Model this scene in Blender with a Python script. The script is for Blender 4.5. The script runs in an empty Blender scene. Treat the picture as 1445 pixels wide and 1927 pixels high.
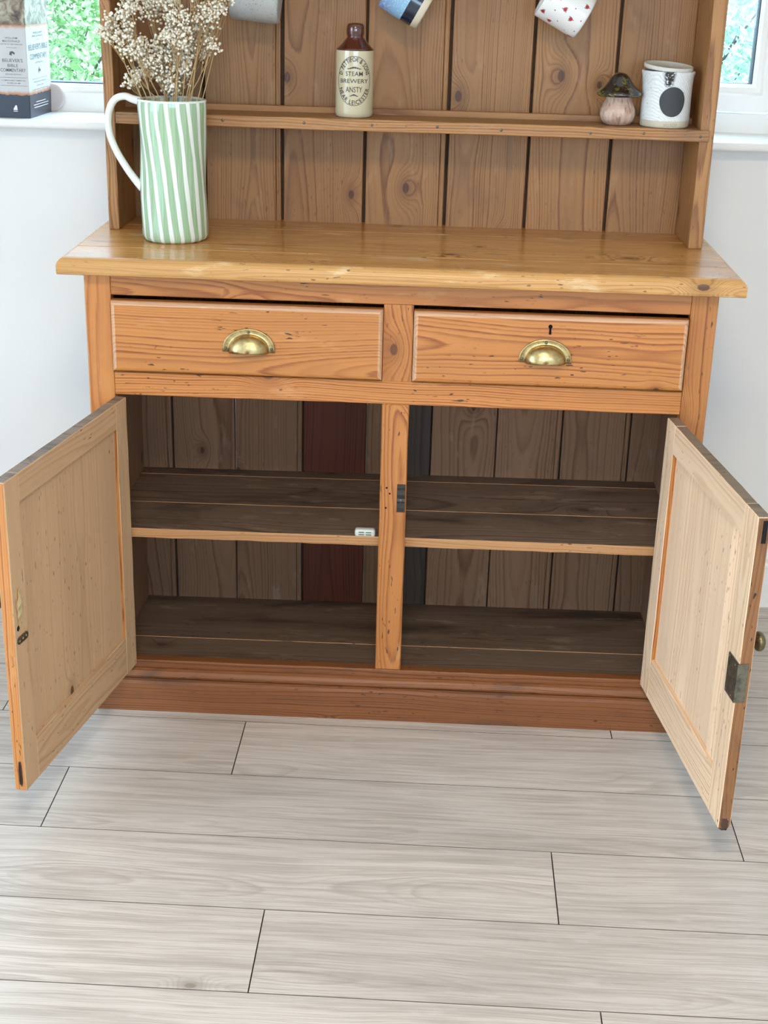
import bpy, bmesh, math, random
from mathutils import Vector, Matrix, noise

# ------------------------------------------------------------------ camera
scene = bpy.context.scene
col = scene.collection
cam_d = bpy.data.cameras.new('camera')
cam_d.sensor_fit = 'HORIZONTAL'
cam_d.sensor_width = 36.0
cam_d.lens = 36.0 * 2672.55 / 1445.0
cam_d.clip_start = 0.05
cam = bpy.data.objects.new('camera', cam_d)
col.objects.link(cam)
cr = Vector((0.99854344, 0.04708115, 0.0263508))
cu_ = Vector((-0.04168455, 0.36312409, 0.93080787))
cf = Vector((-0.0342549, 0.93055051, -0.36455774))
cam.matrix_world = Matrix(((cr.x, cu_.x, -cf.x, 0.07409), (cr.y, cu_.y, -cf.y, -2.45008), (cr.z, cu_.z, -cf.z, 1.39096), (0, 0, 0, 1)))
scene.camera = cam

# ------------------------------------------------------------------ light
world = bpy.data.worlds.new('daylight')
scene.world = world
world.use_nodes = True
wn = world.node_tree
wn.nodes['Background'].inputs['Color'].default_value = (0.57, 0.775, 1.0, 1)
wn.nodes['Background'].inputs['Strength'].default_value = 6.2

ROOM = dict(x0=-2.3, x1=2.5, y0=-4.3, y1=0.61, h=2.42)
LDOOR = (-3.1, -1.0, 0.02, 2.1)       # patio opening in the left wall: y0,y1,z0,z1
FWIN = (-0.6, 1.9, 0.95, 2.15)         # wide window in the wall behind the camera: x0,x1,z0,z1
BWIN = (-1.32, 0.82, 1.055, 2.12)      # window behind the dresser


def portal(name, loc, rot, sx, sy):
    l = bpy.data.lights.new(name, 'AREA')
    l.shape = 'RECTANGLE'
    l.size, l.size_y = sx, sy
    l.cycles.is_portal = True
    o = bpy.data.objects.new(name, l)
    o.location, o.rotation_euler = loc, rot
    col.objects.link(o)


portal('patio_portal', (ROOM['x0'] - 0.02, (LDOOR[0] + LDOOR[1]) / 2, (LDOOR[2] + LDOOR[3]) / 2), (0, -math.pi / 2, 0), LDOOR[3] - LDOOR[2], LDOOR[1] - LDOOR[0])
portal('front_portal', ((FWIN[0] + FWIN[1]) / 2, ROOM['y0'] - 0.02, (FWIN[2] + FWIN[3]) / 2), (math.pi / 2, 0, 0), FWIN[1] - FWIN[0], FWIN[3] - FWIN[2])
portal('back_portal', ((BWIN[0] + BWIN[1]) / 2, 0.84, (BWIN[2] + BWIN[3]) / 2), (-math.pi / 2, 0, 0), BWIN[1] - BWIN[0], BWIN[3] - BWIN[2])

lamp_d = bpy.data.lights.new('ceiling_lamp_light', 'AREA')  # invented warm fill light below the ceiling, no such source known
lamp_d.shape = 'DISK'
lamp_d.size = 0.62
lamp_d.energy = 29
lamp_d.color = (1.0, 0.81, 0.60)
lamp_o = bpy.data.objects.new('ceiling_lamp_light', lamp_d)  # object for the added warm fill light, not a known lamp
lamp_o.location = (0.05, -2.25, 2.33)
col.objects.link(lamp_o)

vs = scene.view_settings
vs.view_transform = 'Standard'
vs.look = 'None'
vs.gamma = 1.0
vs.use_curve_mapping = False
vs.exposure = 0.62
scene.cycles.use_denoising = True
scene.cycles.max_bounces = 8
scene.cycles.diffuse_bounces = 5
scene.cycles.glossy_bounces = 3
scene.cycles.use_adaptive_sampling = True
scene.cycles.adaptive_threshold = 0.1
scene.cycles.adaptive_min_samples = 16
scene.cycles.caustics_reflective = False
scene.cycles.caustics_refractive = False

RND = random.Random(11)
PSI = math.radians(0.4575)
T_TOP = 0.893

# ------------------------------------------------------------------ material helpers


class NT:
    def __init__(self, name):
        self.m = bpy.data.materials.new(name)
        self.m.use_nodes = True
        self.t = self.m.node_tree
        self.b = self.t.nodes['Principled BSDF']

    def n(self, kind, **kw):
        nd = self.t.nodes.new(kind)
        for k, v in kw.items():
            setattr(nd, k, v)
        return nd

    def link(self, a, b):
        self.t.links.new(a, b)

    def put(self, sock, v):
        if isinstance(v, (int, float)):
            sock.default_value = v
        elif isinstance(v, (tuple, list)):
            sock.default_value = v
        else:
            self.t.links.new(v, sock)

    def math(self, op, a, b=None, c=None, clamp=False):
        nd = self.n('ShaderNodeMath', operation=op)
        nd.use_clamp = clamp
        self.put(nd.inputs[0], a)
        if b is not None:
            self.put(nd.inputs[1], b)
        if c is not None:
            self.put(nd.inputs[2], c)
        return nd.outputs[0]

    def comb(self, x, y, z):
        nd = self.n('ShaderNodeCombineXYZ')
        for s, v in zip(nd.inputs, (x, y, z)):
            self.put(s, v)
        return nd.outputs[0]

    def sep(self, v):
        nd = self.n('ShaderNodeSeparateXYZ')
        self.put(nd.inputs[0], v)
        return nd.outputs

    def obj(self):
        return self.n('ShaderNodeTexCoord').outputs['Object']

    def attr(self, name):
        nd = self.n('ShaderNodeAttribute', attribute_type='OBJECT')
        nd.attribute_name = name
        return nd.outputs['Fac']

    def noise(self, vec, scale=1.0, detail=2.0, rough=0.5, dist=0.0):
        nd = self.n('ShaderNodeTexNoise')
        self.put(nd.inputs['Vector'], vec)
        nd.inputs['Scale'].default_value = scale
        nd.inputs['Detail'].default_value = detail
        nd.inputs['Roughness'].default_value = rough
        nd.inputs['Distortion'].default_value = dist
        return nd.outputs['Fac']

    def ramp(self, fac, stops, interp='LINEAR'):
        nd = self.n('ShaderNodeValToRGB')
        cr_ = nd.color_ramp
        cr_.interpolation = interp
        while len(cr_.elements) < len(stops):
            cr_.elements.new(0.5)
        for e, (p, c) in zip(cr_.elements, stops):
            e.position = p
            e.color = c if len(c) == 4 else (*c, 1)
        self.put(nd.inputs[0], fac)
        return nd.outputs['Color']

    def smooth(self, v, lo, hi):
        nd = self.n('ShaderNodeMapRange', interpolation_type='SMOOTHSTEP')
        self.put(nd.inputs['Value'], v)
        nd.inputs['From Min'].default_value = lo
        nd.inputs['From Max'].default_value = hi
        return nd.outputs[0]

    def mix(self, fac, a, b, blend='MIX'):
        nd = self.n('ShaderNodeMix', data_type='RGBA', blend_type=blend)
        self.put(nd.inputs['Factor'], fac)
        for i, v in ((6, a), (7, b)):
            if isinstance(v, tuple):
                nd.inputs[i].default_value = v if len(v) == 4 else (*v, 1)
            else:
                self.t.links.new(v, nd.inputs[i])
        return nd.outputs[2]

    def bump(self, h, strength=0.2, dist=0.001):
        nd = self.n('ShaderNodeBump')
        nd.inputs['Strength'].default_value = strength
        nd.inputs['Distance'].default_value = dist
        self.put(nd.inputs['Height'], h)
        self.link(nd.outputs[0], self.b.inputs['Normal'])


def plain(name, c, rough=0.5, metal=0.0, spec=0.5, coat=0.0, trans=0.0):
    k = NT(name)
    k.b.inputs['Base Color'].default_value = (*c, 1)
    k.b.inputs['Roughness'].default_value = rough
    k.b.inputs['Metallic'].default_value = metal
    k.b.inputs['Specular IOR Level'].default_value = spec
    k.b.inputs['Coat Weight'].default_value = coat
    k.b.inputs['Transmission Weight'].default_value = trans
    return k.m


def wood(name, light, dark, axis='x', rings=150.0, warp=0.02, knot_scale=5.0, knot_thr=0.45, knot_col=(0.07, 0.025, 0.012),
         rough=0.4, specks=0.0, contrast=1.0, wear=None, wear_amt=0.0, stain=None, stain_amt=0.0, bump=0.15, coat=0.0, spec=0.5, fibre=0.25, streak=0.0):
    k = NT(name)
    ox, oy, oz = k.sep(k.obj())
    if axis == 'x':
        L, V, Wd = ox, oz, oy
    elif axis == 'y':
        L, V, Wd = oy, ox, oz
    else:
        L, V, Wd = oz, ox, oy
    seed = k.attr('seed')
    s1 = k.math('FRACT', k.math('MULTIPLY', seed, 7.31))
    s2 = k.math('FRACT', k.math('MULTIPLY', seed, 13.7))
    Ls = k.math('ADD', L, k.math('MULTIPLY', seed, 37.0))
    Vs = k.math('ADD', V, k.math('MULTIPLY', seed, 53.0))
    # slow wander of the growth rings along the board
    n1 = k.noise(k.comb(k.math('MULTIPLY', Ls, 1.7), k.math('MULTIPLY', Vs, 5.0), k.math('MULTIPLY', Wd, 5.0)), 1.0, 2.0, 0.45)
    n1 = k.math('SUBTRACT', n1, 0.5)
    vo = k.math('ADD', V, k.math('MULTIPLY_ADD', s1, 0.14, -0.07))
    wo = k.math('ADD', Wd, k.math('MULTIPLY_ADD', s2, 0.06, 0.03))
    q = k.math('SQRT', k.math('ADD', k.math('MULTIPLY', vo, vo), k.math('MULTIPLY', wo, wo)))
    q = k.math('ADD', q, k.math('MULTIPLY', n1, warp * 2.6))
    # knots: round dark hearts the rings bend about
    vor = k.n('ShaderNodeTexVoronoi', voronoi_dimensions='2D', feature='F1')
    k.put(vor.inputs['Vector'], k.comb(k.math('MULTIPLY', Ls, 0.62), k.math('ADD', Vs, Wd), 0.0))
    vor.inputs['Scale'].default_value = knot_scale
    cr_, cg_, cb_ = k.sep(vor.outputs['Color'])
    kmask = k.math('GREATER_THAN', cr_, knot_thr)
    d = k.math('DIVIDE', vor.outputs['Distance'], knot_scale)
    ksize = k.math('MULTIPLY_ADD', cg_, 0.8, 0.5)
    d = k.math('DIVIDE', d, ksize)
    g = k.math('POWER', 2.718, k.math('MULTIPLY', k.math('MULTIPLY', d, d), -2600.0))
    g = k.math('MULTIPLY', g, kmask)
    q = k.math('ADD', q, k.math('MULTIPLY', g, 0.022))
    fine = k.noise(k.comb(k.math('MULTIPLY', Ls, 14.0), k.math('MULTIPLY', Vs, 700.0), k.math('MULTIPLY', Wd, 700.0)), 1.0, 2.0, 0.6)
    qv = k.math('ADD', k.math('MULTIPLY', q, rings), k.math('MULTIPLY', fine, 0.45))
    qv = k.math('ADD', qv, k.math('MULTIPLY', k.noise(k.comb(k.math('MULTIPLY', q, rings * 0.13), k.math('MULTIPLY', Ls, 0.6), seed), 1.0, 1.0), 3.0))
    band = k.math('FRACT', qv)
    wn_ = k.n('ShaderNodeTexWhiteNoise', noise_dimensions='1D')
    k.put(wn_.inputs['W'], k.math('FLOOR', qv))
    ringamp = k.math('MULTIPLY_ADD', wn_.outputs['Value'], 0.95, 0.2)
    shape = k.ramp(band, [(0.0, (0, 0, 0)), (0.45, (0.15, 0.15, 0.15)), (0.86, (1, 1, 1)), (1.0, (0.05, 0.05, 0.05))])
    n2 = k.noise(k.comb(k.math('MULTIPLY', Ls, 2.0), k.math('MULTIPLY', k.math('ADD', Vs, Wd), 9.0), seed), 1.0, 3.0, 0.5)
    amt = k.math('MULTIPLY', k.math('MULTIPLY', k.sep(shape)[0], ringamp), k.math('MULTIPLY_ADD', n2, 1.2 * contrast, 0.18 * contrast), clamp=True)
    base = k.mix(amt, light, dark)
    # fibres and broad tone changes
    base = k.mix(k.math('MULTIPLY', fine, fibre), base, dark)
    if streak > 0:
        Vw = k.math('MULTIPLY_ADD', n1, 0.05, k.math('ADD', Vs, Wd))
        sa = k.noise(k.comb(k.math('MULTIPLY', Ls, 3.2), k.math('MULTIPLY', Vw, 75.0), seed), 1.0, 4.0, 0.65)
        sb = k.noise(k.comb(k.math('MULTIPLY', Ls, 9.0), k.math('MULTIPLY', Vw, 330.0), seed), 1.0, 3.0, 0.6)
        base = k.mix(k.math('MULTIPLY', k.smooth(sa, 0.40, 0.68), streak), base, dark)
        base = k.mix(k.math('MULTIPLY', k.smooth(sb, 0.48, 0.70), streak * 0.8), base, dark)
    tone = k.math('ADD', k.math('MULTIPLY_ADD', n2, 0.42, 0.8), k.attr('tone'))
    base = k.mix(1.0, base, k.comb(tone, tone, tone), 'MULTIPLY')
    halo = k.math('MULTIPLY', k.math('MULTIPLY', k.math('SUBTRACT', 1.0, k.smooth(d, 0.006, 0.022)), kmask), 0.42)
    base = k.mix(halo, base, tuple(v * 0.72 for v in dark))
    core = k.math('MULTIPLY', k.math('SUBTRACT', 1.0, k.smooth(d, 0.0045, 0.0065)), kmask)
    base = k.mix(k.math('MULTIPLY', core, 0.85), base, knot_col)
    if stain is not None:
        n3 = k.noise(k.comb(k.math('MULTIPLY', Ls, 3.2), k.math('MULTIPLY', Vs, 10.0), k.math('MULTIPLY', Wd, 10.0)), 1.0, 4.0, 0.6, 0.6)
        base = k.mix(k.math('MULTIPLY', k.smooth(n3, 0.52, 0.72), stain_amt), base, stain)
    if wear is not None:
        n4 = k.noise(k.comb(k.math('MULTIPLY', Ls, 9.0), k.math('MULTIPLY', Vs, 34.0), k.math('MULTIPLY', Wd, 34.0)), 1.0, 4.0, 0.65)
        base = k.mix(k.math('MULTIPLY', k.smooth(n4, 0.58, 0.72), wear_amt), base, wear)
    if specks > 0:
        n5 = k.noise(k.comb(k.math('MULTIPLY', Ls, 55.0), k.math('MULTIPLY', Vs, 210.0), k.math('MULTIPLY', Wd, 210.0)), 1.0, 1.0, 0.5)
        n6 = k.noise(k.comb(k.math('MULTIPLY', Ls, 4.0), k.math('MULTIPLY', k.math('ADD', Vs, Wd), 9.0), seed), 1.0, 1.0, 0.5)
        sp = k.math('MULTIPLY', k.smooth(n5, 0.69, 0.74), k.smooth(n6, 0.40, 0.60))
        base = k.mix(k.math('MULTIPLY', sp, specks), base, (0.03, 0.014, 0.008))
    k.link(base, k.b.inputs['Base Color'])
    k.put(k.b.inputs['Roughness'], k.math('MULTIPLY_ADD', n2, 0.16, rough - 0.08))
    k.b.inputs['Specular IOR Level'].default_value = spec
    k.b.inputs['Coat Weight'].default_value = coat
    k.b.inputs['Coat Roughness'].default_value = 0.18
    k.bump(k.math('ADD', k.math('MULTIPLY', amt, -0.6), k.math('MULTIPLY', fine, 0.5)), bump, 0.001)
    return k.m


MAT = {}
O_L, O_D = (0.57, 0.228, 0.058), (0.27, 0.076, 0.015)
for ax in 'xz':
    MAT['pine_' + ax] = wood('varnished_pine_' + ax, O_L, O_D, ax, 230, 0.02, 5.6, 0.45, rough=0.36, specks=0.9, coat=0.15, contrast=1.5, wear=(0.68, 0.40, 0.18), wear_amt=0.25, stain=(0.40, 0.15, 0.04), stain_amt=0.45)
    MAT['rack_' + ax] = wood('rack_pine_' + ax, (0.385, 0.188, 0.064), (0.185, 0.073, 0.022), ax, 250, 0.018, 6.5, 0.40, rough=0.5, contrast=1.35, specks=0.45, stain=(0.15, 0.078, 0.04), stain_amt=0.55, wear=(0.50, 0.31, 0.17), wear_amt=0.25)
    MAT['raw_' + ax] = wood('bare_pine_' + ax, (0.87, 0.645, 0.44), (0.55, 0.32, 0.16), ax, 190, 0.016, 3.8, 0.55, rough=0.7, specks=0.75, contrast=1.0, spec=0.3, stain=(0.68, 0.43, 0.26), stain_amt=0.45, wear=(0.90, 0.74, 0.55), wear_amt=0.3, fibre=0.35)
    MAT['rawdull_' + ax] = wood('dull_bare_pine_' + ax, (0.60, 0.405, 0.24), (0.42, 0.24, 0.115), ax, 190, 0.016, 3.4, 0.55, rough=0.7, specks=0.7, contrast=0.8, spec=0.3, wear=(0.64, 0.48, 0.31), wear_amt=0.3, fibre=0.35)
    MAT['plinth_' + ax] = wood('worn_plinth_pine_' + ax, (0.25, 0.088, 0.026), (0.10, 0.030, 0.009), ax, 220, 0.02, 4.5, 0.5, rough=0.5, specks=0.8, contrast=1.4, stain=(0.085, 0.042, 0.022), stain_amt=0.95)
MAT['pine_rub'] = wood('rubbed_drawer_edge', (0.62, 0.36, 0.20), (0.36, 0.17, 0.09), 'x', 230, 0.02, 5.0, 0.9, rough=0.5, specks=0.3, wear=(0.68, 0.47, 0.33), wear_amt=0.7, stain=(0.36, 0.2, 0.12), stain_amt=0.6)
MAT['top_x'] = wood('worktop_pine', (0.67, 0.345, 0.105), (0.33, 0.128, 0.030), 'x', 210, 0.02, 5.0, 0.5, contrast=1.5, rough=0.25, specks=0.8, coat=0.10, spec=0.45, wear=(0.74, 0.54, 0.31), wear_amt=0.6, stain=(0.36, 0.165, 0.045), stain_amt=0.6, bump=0.08)
MAT['top_edge'] = wood('worn_worktop_edge', (0.60, 0.325, 0.112), (0.32, 0.138, 0.036), 'x', 330, 0.012, 5.0, 0.8, rough=0.4, specks=0.7, wear=(0.78, 0.58, 0.33), wear_amt=0.6)
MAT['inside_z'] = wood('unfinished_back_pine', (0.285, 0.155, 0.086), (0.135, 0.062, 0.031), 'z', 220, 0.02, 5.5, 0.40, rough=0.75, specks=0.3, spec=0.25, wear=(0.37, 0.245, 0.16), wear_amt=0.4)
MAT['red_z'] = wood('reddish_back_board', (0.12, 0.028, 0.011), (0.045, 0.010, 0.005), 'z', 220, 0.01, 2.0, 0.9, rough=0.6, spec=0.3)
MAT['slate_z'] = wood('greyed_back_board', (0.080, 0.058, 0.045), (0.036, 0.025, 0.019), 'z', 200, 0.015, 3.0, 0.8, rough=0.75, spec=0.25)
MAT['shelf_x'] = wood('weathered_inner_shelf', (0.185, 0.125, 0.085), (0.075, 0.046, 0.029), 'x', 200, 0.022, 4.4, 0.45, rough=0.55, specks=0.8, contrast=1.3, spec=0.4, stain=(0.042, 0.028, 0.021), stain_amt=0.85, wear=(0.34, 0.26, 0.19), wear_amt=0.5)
MAT['edge_x'] = wood('worn_shelf_edge', (0.46, 0.24, 0.10), (0.27, 0.12, 0.04), 'x', 160, 0.02, 4.0, 0.7, rough=0.55, specks=0.8)
MAT['edge_z'] = wood('dark_worn_door_edge', (0.30, 0.135, 0.052), (0.12, 0.045, 0.016), 'z', 190, 0.03, 4.0, 0.7, rough=0.6, specks=1.0, stain=(0.07, 0.035, 0.018), stain_amt=0.7)
MAT['grime_y'] = wood('grimy_door_top_edge', (0.26, 0.19, 0.13), (0.10, 0.07, 0.05), 'y', 190, 0.03, 4.0, 0.7, rough=0.7, specks=0.8, stain=(0.07, 0.06, 0.05), stain_amt=0.8)
MAT['tip'] = wood('broken_dark_wood', (0.09, 0.05, 0.03), (0.025, 0.014, 0.009), 'z', 300, 0.05, 4.0, 0.9, rough=0.8, specks=1.0, bump=0.8)  # broken wood; also paints the joint shade on board tongues
MAT['plank'] = wood('pale_oak_laminate', (0.68, 0.618, 0.555), (0.335, 0.285, 0.24), 'x', 240, 0.034, 2.1, 0.72, knot_col=(0.26, 0.21, 0.16), rough=0.42, contrast=0.6, streak=0.55, wear=(0.67, 0.635, 0.595), wear_amt=0.35, bump=0.04, spec=0.45, fibre=0.3, stain=(0.50, 0.45, 0.40), stain_amt=0.35)
MAT['bevel'] = plain('brown_plank_bevel', (0.23, 0.19, 0.155), 0.6)
MAT['subfloor'] = plain('dark_joint', (0.06, 0.05, 0.042), 0.9)


def painted(name, c, rough=0.8, amt=0.04, scale=60):
    k = NT(name)
    n = k.noise(k.obj(), 3.0, 3.0)
    base = k.mix(k.math('MULTIPLY', n, amt * 2), (*c, 1), tuple(v * 0.85 for v in c))
    k.link(base, k.b.inputs['Base Color'])
    k.b.inputs['Roughness'].default_value = rough
    k.bump(k.noise(k.obj(), scale * 8, 2.0), 0.05, 0.001)
    return k.m


MAT['wall'] = painted('warm_white_wall_paint', (0.83, 0.825, 0.80), 0.85)
MAT['ceiling'] = painted('white_ceiling_paint', (0.85, 0.85, 0.84), 0.9)
MAT['gloss_white'] = painted('white_gloss_paint', (0.87, 0.87, 0.85), 0.35, 0.02, 10)
MAT['upvc'] = plain('white_window_plastic', (0.90, 0.90, 0.885), 0.3)
MAT['gasket'] = plain('navy_black_gasket', (0.012, 0.018, 0.035), 0.5)
MAT['black'] = plain('black_void', (0.006, 0.005, 0.005), 0.9)
MAT['ink'] = plain('black_transfer_ink', (0.018, 0.017, 0.02), 0.35)
MAT['steel'] = plain('dark_iron', (0.055, 0.05, 0.047), 0.45, 0.7)
MAT['screw'] = plain('dull_screw_steel', (0.16, 0.14, 0.11), 0.45, 0.8)
MAT['white_plastic'] = plain('off_white_plastic', (0.62, 0.65, 0.58), 0.4)
MAT['slot'] = plain('grey_slot', (0.10, 0.12, 0.10), 0.6)


def glass_mat():
    k = NT('window_glass')
    out = k.t.nodes['Material Output']
    tr = k.n('ShaderNodeBsdfTransparent')
    gl = k.n('ShaderNodeBsdfGlossy')
    gl.inputs['Roughness'].default_value = 0.02
    lw = k.n('ShaderNodeLayerWeight')
    lw.inputs['Blend'].default_value = 0.5
    fr = k.math('MULTIPLY_ADD', k.math('POWER', lw.outputs['Facing'], 5.0), 0.7, 0.04)
    mx = k.n('ShaderNodeMixShader')
    k.link(fr, mx.inputs[0])
    k.link(tr.outputs[0], mx.inputs[1])
    k.link(gl.outputs[0], mx.inputs[2])
    tr.inputs[0].default_value = (0.96, 0.985, 0.98, 1)
    k.link(mx.outputs[0], out.inputs['Surface'])
    return k.m


MAT['glass'] = glass_mat()


def brass_mat(name, c1, c2, rough):
    k = NT(name)
    n = k.noise(k.obj(), 70, 4.0, 0.6)
    n2 = k.noise(k.obj(), 320, 3.0, 0.6)
    base = k.mix(k.smooth(n, 0.35, 0.68), (*c1, 1), (*c2, 1))
    base = k.mix(k.smooth(n2, 0.62, 0.74), base, tuple(v * 0.35 for v in c2))
    k.link(base, k.b.inputs['Base Color'])
    k.b.inputs['Metallic'].default_value = 1.0
    k.put(k.b.inputs['Roughness'], k.math('MULTIPLY_ADD', n, 0.25, rough - 0.08))
    return k.m


MAT['brass'] = brass_mat('aged_brass', (0.62, 0.49, 0.24), (0.40, 0.30, 0.13), 0.30)
MAT['old_brass'] = brass_mat('tarnished_brass', (0.24, 0.20, 0.10), (0.11, 0.095, 0.06), 0.40)
MAT['lock_steel'] = brass_mat('tarnished_lock_plate', (0.26, 0.25, 0.19), (0.13, 0.13, 0.11), 0.42)

# ------------------------------------------------------------------ mesh helpers


def link(name, me, parent=None, loc=None, rot=None, mats=(), smooth=False, seed=None, tone=0.0):
    o = bpy.data.objects.new(name, me)
    col.objects.link(o)
    for m in mats:
        me.materials.append(MAT[m] if isinstance(m, str) else m)
    if smooth:
        for p in me.polygons:
            p.use_smooth = True
    if parent is not None:
        o.parent = parent
    if loc is not None:
        o.location = loc
    if rot is not None:
        o.rotation_euler = rot
    o['seed'] = RND.random() if seed is None else seed
    o['tone'] = tone
    return o


def thing(o, label, cat, group=None, kind=None):
    o['label'] = label
    o['category'] = cat
    if group:
        o['group'] = group
    if kind:
        o['kind'] = kind
    return o


def structure(o, label=None):
    o['kind'] = 'structure'
    if label:
        o['label'] = label
        o['category'] = o.name.split('_')[0].split('.')[0]
    return o


def empty(name, loc, rz=0.0):
    o = bpy.data.objects.new(name, None)
    o.empty_display_size = 0.05
    col.objects.link(o)
    o.location = loc
    o.rotation_euler = (0, 0, rz)
    return o


def dw(x, y, z):
    """dresser frame -> world"""
    return Vector((x * math.cos(PSI) - y * math.sin(PSI), x * math.sin(PSI) + y * math.cos(PSI), z))


def bm_mesh(bm, name):
    me = bpy.data.meshes.new(name)
    bmesh.ops.recalc_face_normals(bm, faces=bm.faces)
    bm.to_mesh(me)
    bm.free()
    return me


def box_into(bm, x0, x1, y0, y1, z0, z1):
    vs_ = [bm.verts.new((x, y, z)) for x in (x0, x1) for y in (y0, y1) for z in (z0, z1)]
    for f in ((0, 1, 3, 2), (4, 6, 7, 5), (0, 4, 5, 1), (2, 3, 7, 6), (0, 2, 6, 4), (1, 5, 7, 3)):
        bm.faces.new([vs_[i] for i in f])
    return vs_


def board_mesh(name, sx, sy, sz, bevel=0.0015, seg=1, wear=0.0, cuts=0, axis=0):
    bm = bmesh.new()
    box_into(bm, -sx / 2, sx / 2, -sy / 2, sy / 2, -sz / 2, sz / 2)
    if cuts:
        d = [Vector((1, 0, 0)), Vector((0, 1, 0)), Vector((0, 0, 1))][axis]
        ed = [e for e in bm.edges if abs((e.verts[0].co - e.verts[1].co).normalized().dot(d)) > 0.9]
        bmesh.ops.subdivide_edges(bm, edges=ed, cuts=cuts, use_grid_fill=True)
    if bevel > 0:
        ed = [e for e in bm.edges if len(e.link_faces) == 2 and e.calc_face_angle(0) > 0.5]
        bmesh.ops.bevel(bm, geom=ed, offset=bevel, segments=seg, profile=0.5, affect='EDGES', clamp_overlap=True)
    if wear > 0:
        off = Vector((RND.random() * 50, RND.random() * 50, RND.random() * 50))
        for v in bm.verts:
            nv = noise.noise_vector(v.co * 45 + off) * wear + noise.noise_vector(v.co * 9 + off) * wear * 0.8
            nv[axis] = 0
            v.co += nv
    return bm_mesh(bm, name)


def board(name, b, mat, parent, bevel=0.0015, seg=1, wear=0.0, cuts=0, axis=0, tone=0.0, seed=None, org=(0, 0, 0), smooth=False):
    """b = x0,x1,y0,y1,z0,z1 in the frame of the root; org = origin of the parent in that frame"""
    x0, x1, y0, y1, z0, z1 = b
    me = board_mesh(name, x1 - x0, y1 - y0, z1 - z0, bevel, seg, wear, cuts, axis)
    c = Vector(((x0 + x1) / 2, (y0 + y1) / 2, (z0 + z1) / 2)) - Vector(org)
    mats = (mat,) if isinstance(mat, str) else mat
    o = link(name, me, parent, c, None, mats, smooth, seed, tone)
    

    return o


def lathe_into(bm, prof, segs=48, mat=0, rfun=None, close=False):
    rings = []
    for (r, z) in prof:
        if r < 1e-6:
            rings.append([bm.verts.new((0, 0, z))])
        else:
            ring = []
            for i in range(segs):
                a = 2 * math.pi * i / segs
                rr = r * (rfun(a, z) if rfun else 1.0)
                ring.append(bm.verts.new((rr * math.cos(a), rr * math.sin(a), z)))
            rings.append(ring)
    fs = []
    for a, b in zip(rings, rings[1:]):
        n = max(len(a), len(b))
        for i in range(n):
            j = (i + 1) % n
            if len(a) == 1:
                f = bm.faces.new((a[0], b[i], b[j]))
            elif len(b) == 1:
                f = bm.faces.new((a[i], a[j], b[0]))
            else:
                f = bm.faces.new((a[i], a[j], b[j], b[i]))
            f.material_index = mat
            f.smooth = True
            fs.append(f)
    return fs


def lathe(name, prof, segs=48, rfun=None):
    bm = bmesh.new()
    lathe_into(bm, prof, segs, 0, rfun)
    return bm_mesh(bm, name)


def tube_into(bm, pts, rad, sides=8, flat=1.0, cap=True, mat=0):
    pts = [Vector(p) for p in pts]
    n = len(pts)
    rads = rad if isinstance(rad, (list, tuple)) else [rad] * n
    rings = []
    up = Vector((0, 1, 0.02))
    for i, p in enumerate(pts):
        t = (pts[min(i + 1, n - 1)] - pts[max(i - 1, 0)]).normalized()
        if abs(t.dot(up)) > 0.95:
            up = Vector((1, 0.03, 0))
        s = t.cross(up).normalized()
        u = s.cross(t).normalized()
        ring = []
        for k in range(sides):
            a = 2 * math.pi * k / sides
            ring.append(bm.verts.new(p + s * math.cos(a) * rads[i] * flat + u * math.sin(a) * rads[i]))
        rings.append(ring)
    for a, b in zip(rings, rings[1:]):
        for k in range(sides):
            f = bm.faces.new((a[k], a[(k + 1) % sides], b[(k + 1) % sides], b[k]))
            f.smooth = True
            f.material_index = mat
    if cap and sides > 2:
        bm.faces.new(rings[0][::-1]).material_index = mat
        bm.faces.new(rings[-1]).material_index = mat


def spline(pts, n=8):
    """Catmull-Rom through the points"""
    P = [Vector(p) for p in pts]
    P = [P[0] * 2 - P[1]] + P + [P[-1] * 2 - P[-2]]
    out = []
    for i in range(1, len(P) - 2):
        for k in range(n):
            t = k / n
            a, b, c, d = P[i - 1], P[i], P[i + 1], P[i + 2]
            out.append(0.5 * ((2 * b) + (c - a) * t + (2 * a - 5 * b + 4 * c - d) * t * t + (3 * b - a - 3 * c + d) * t ** 3))
    out.append(P[-2])
    return out


def extrude_x(name, prof, x0, x1, cuts=0):
    """closed profile of (y,z) points swept along x"""
    bm = bmesh.new()
    xs = [x0 + (x1 - x0) * i / (cuts + 1) for i in range(cuts + 2)]
    rings = [[bm.verts.new((x, y, z)) for y, z in prof] for x in xs]
    n = len(prof)
    for a, b in zip(rings, rings[1:]):
        for k in range(n):
            bm.faces.new((a[k], a[(k + 1) % n], b[(k + 1) % n], b[k]))
    bm.faces.new(rings[0])
    bm.faces.new(rings[-1][::-1])
    return bm_mesh(bm, name)


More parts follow.
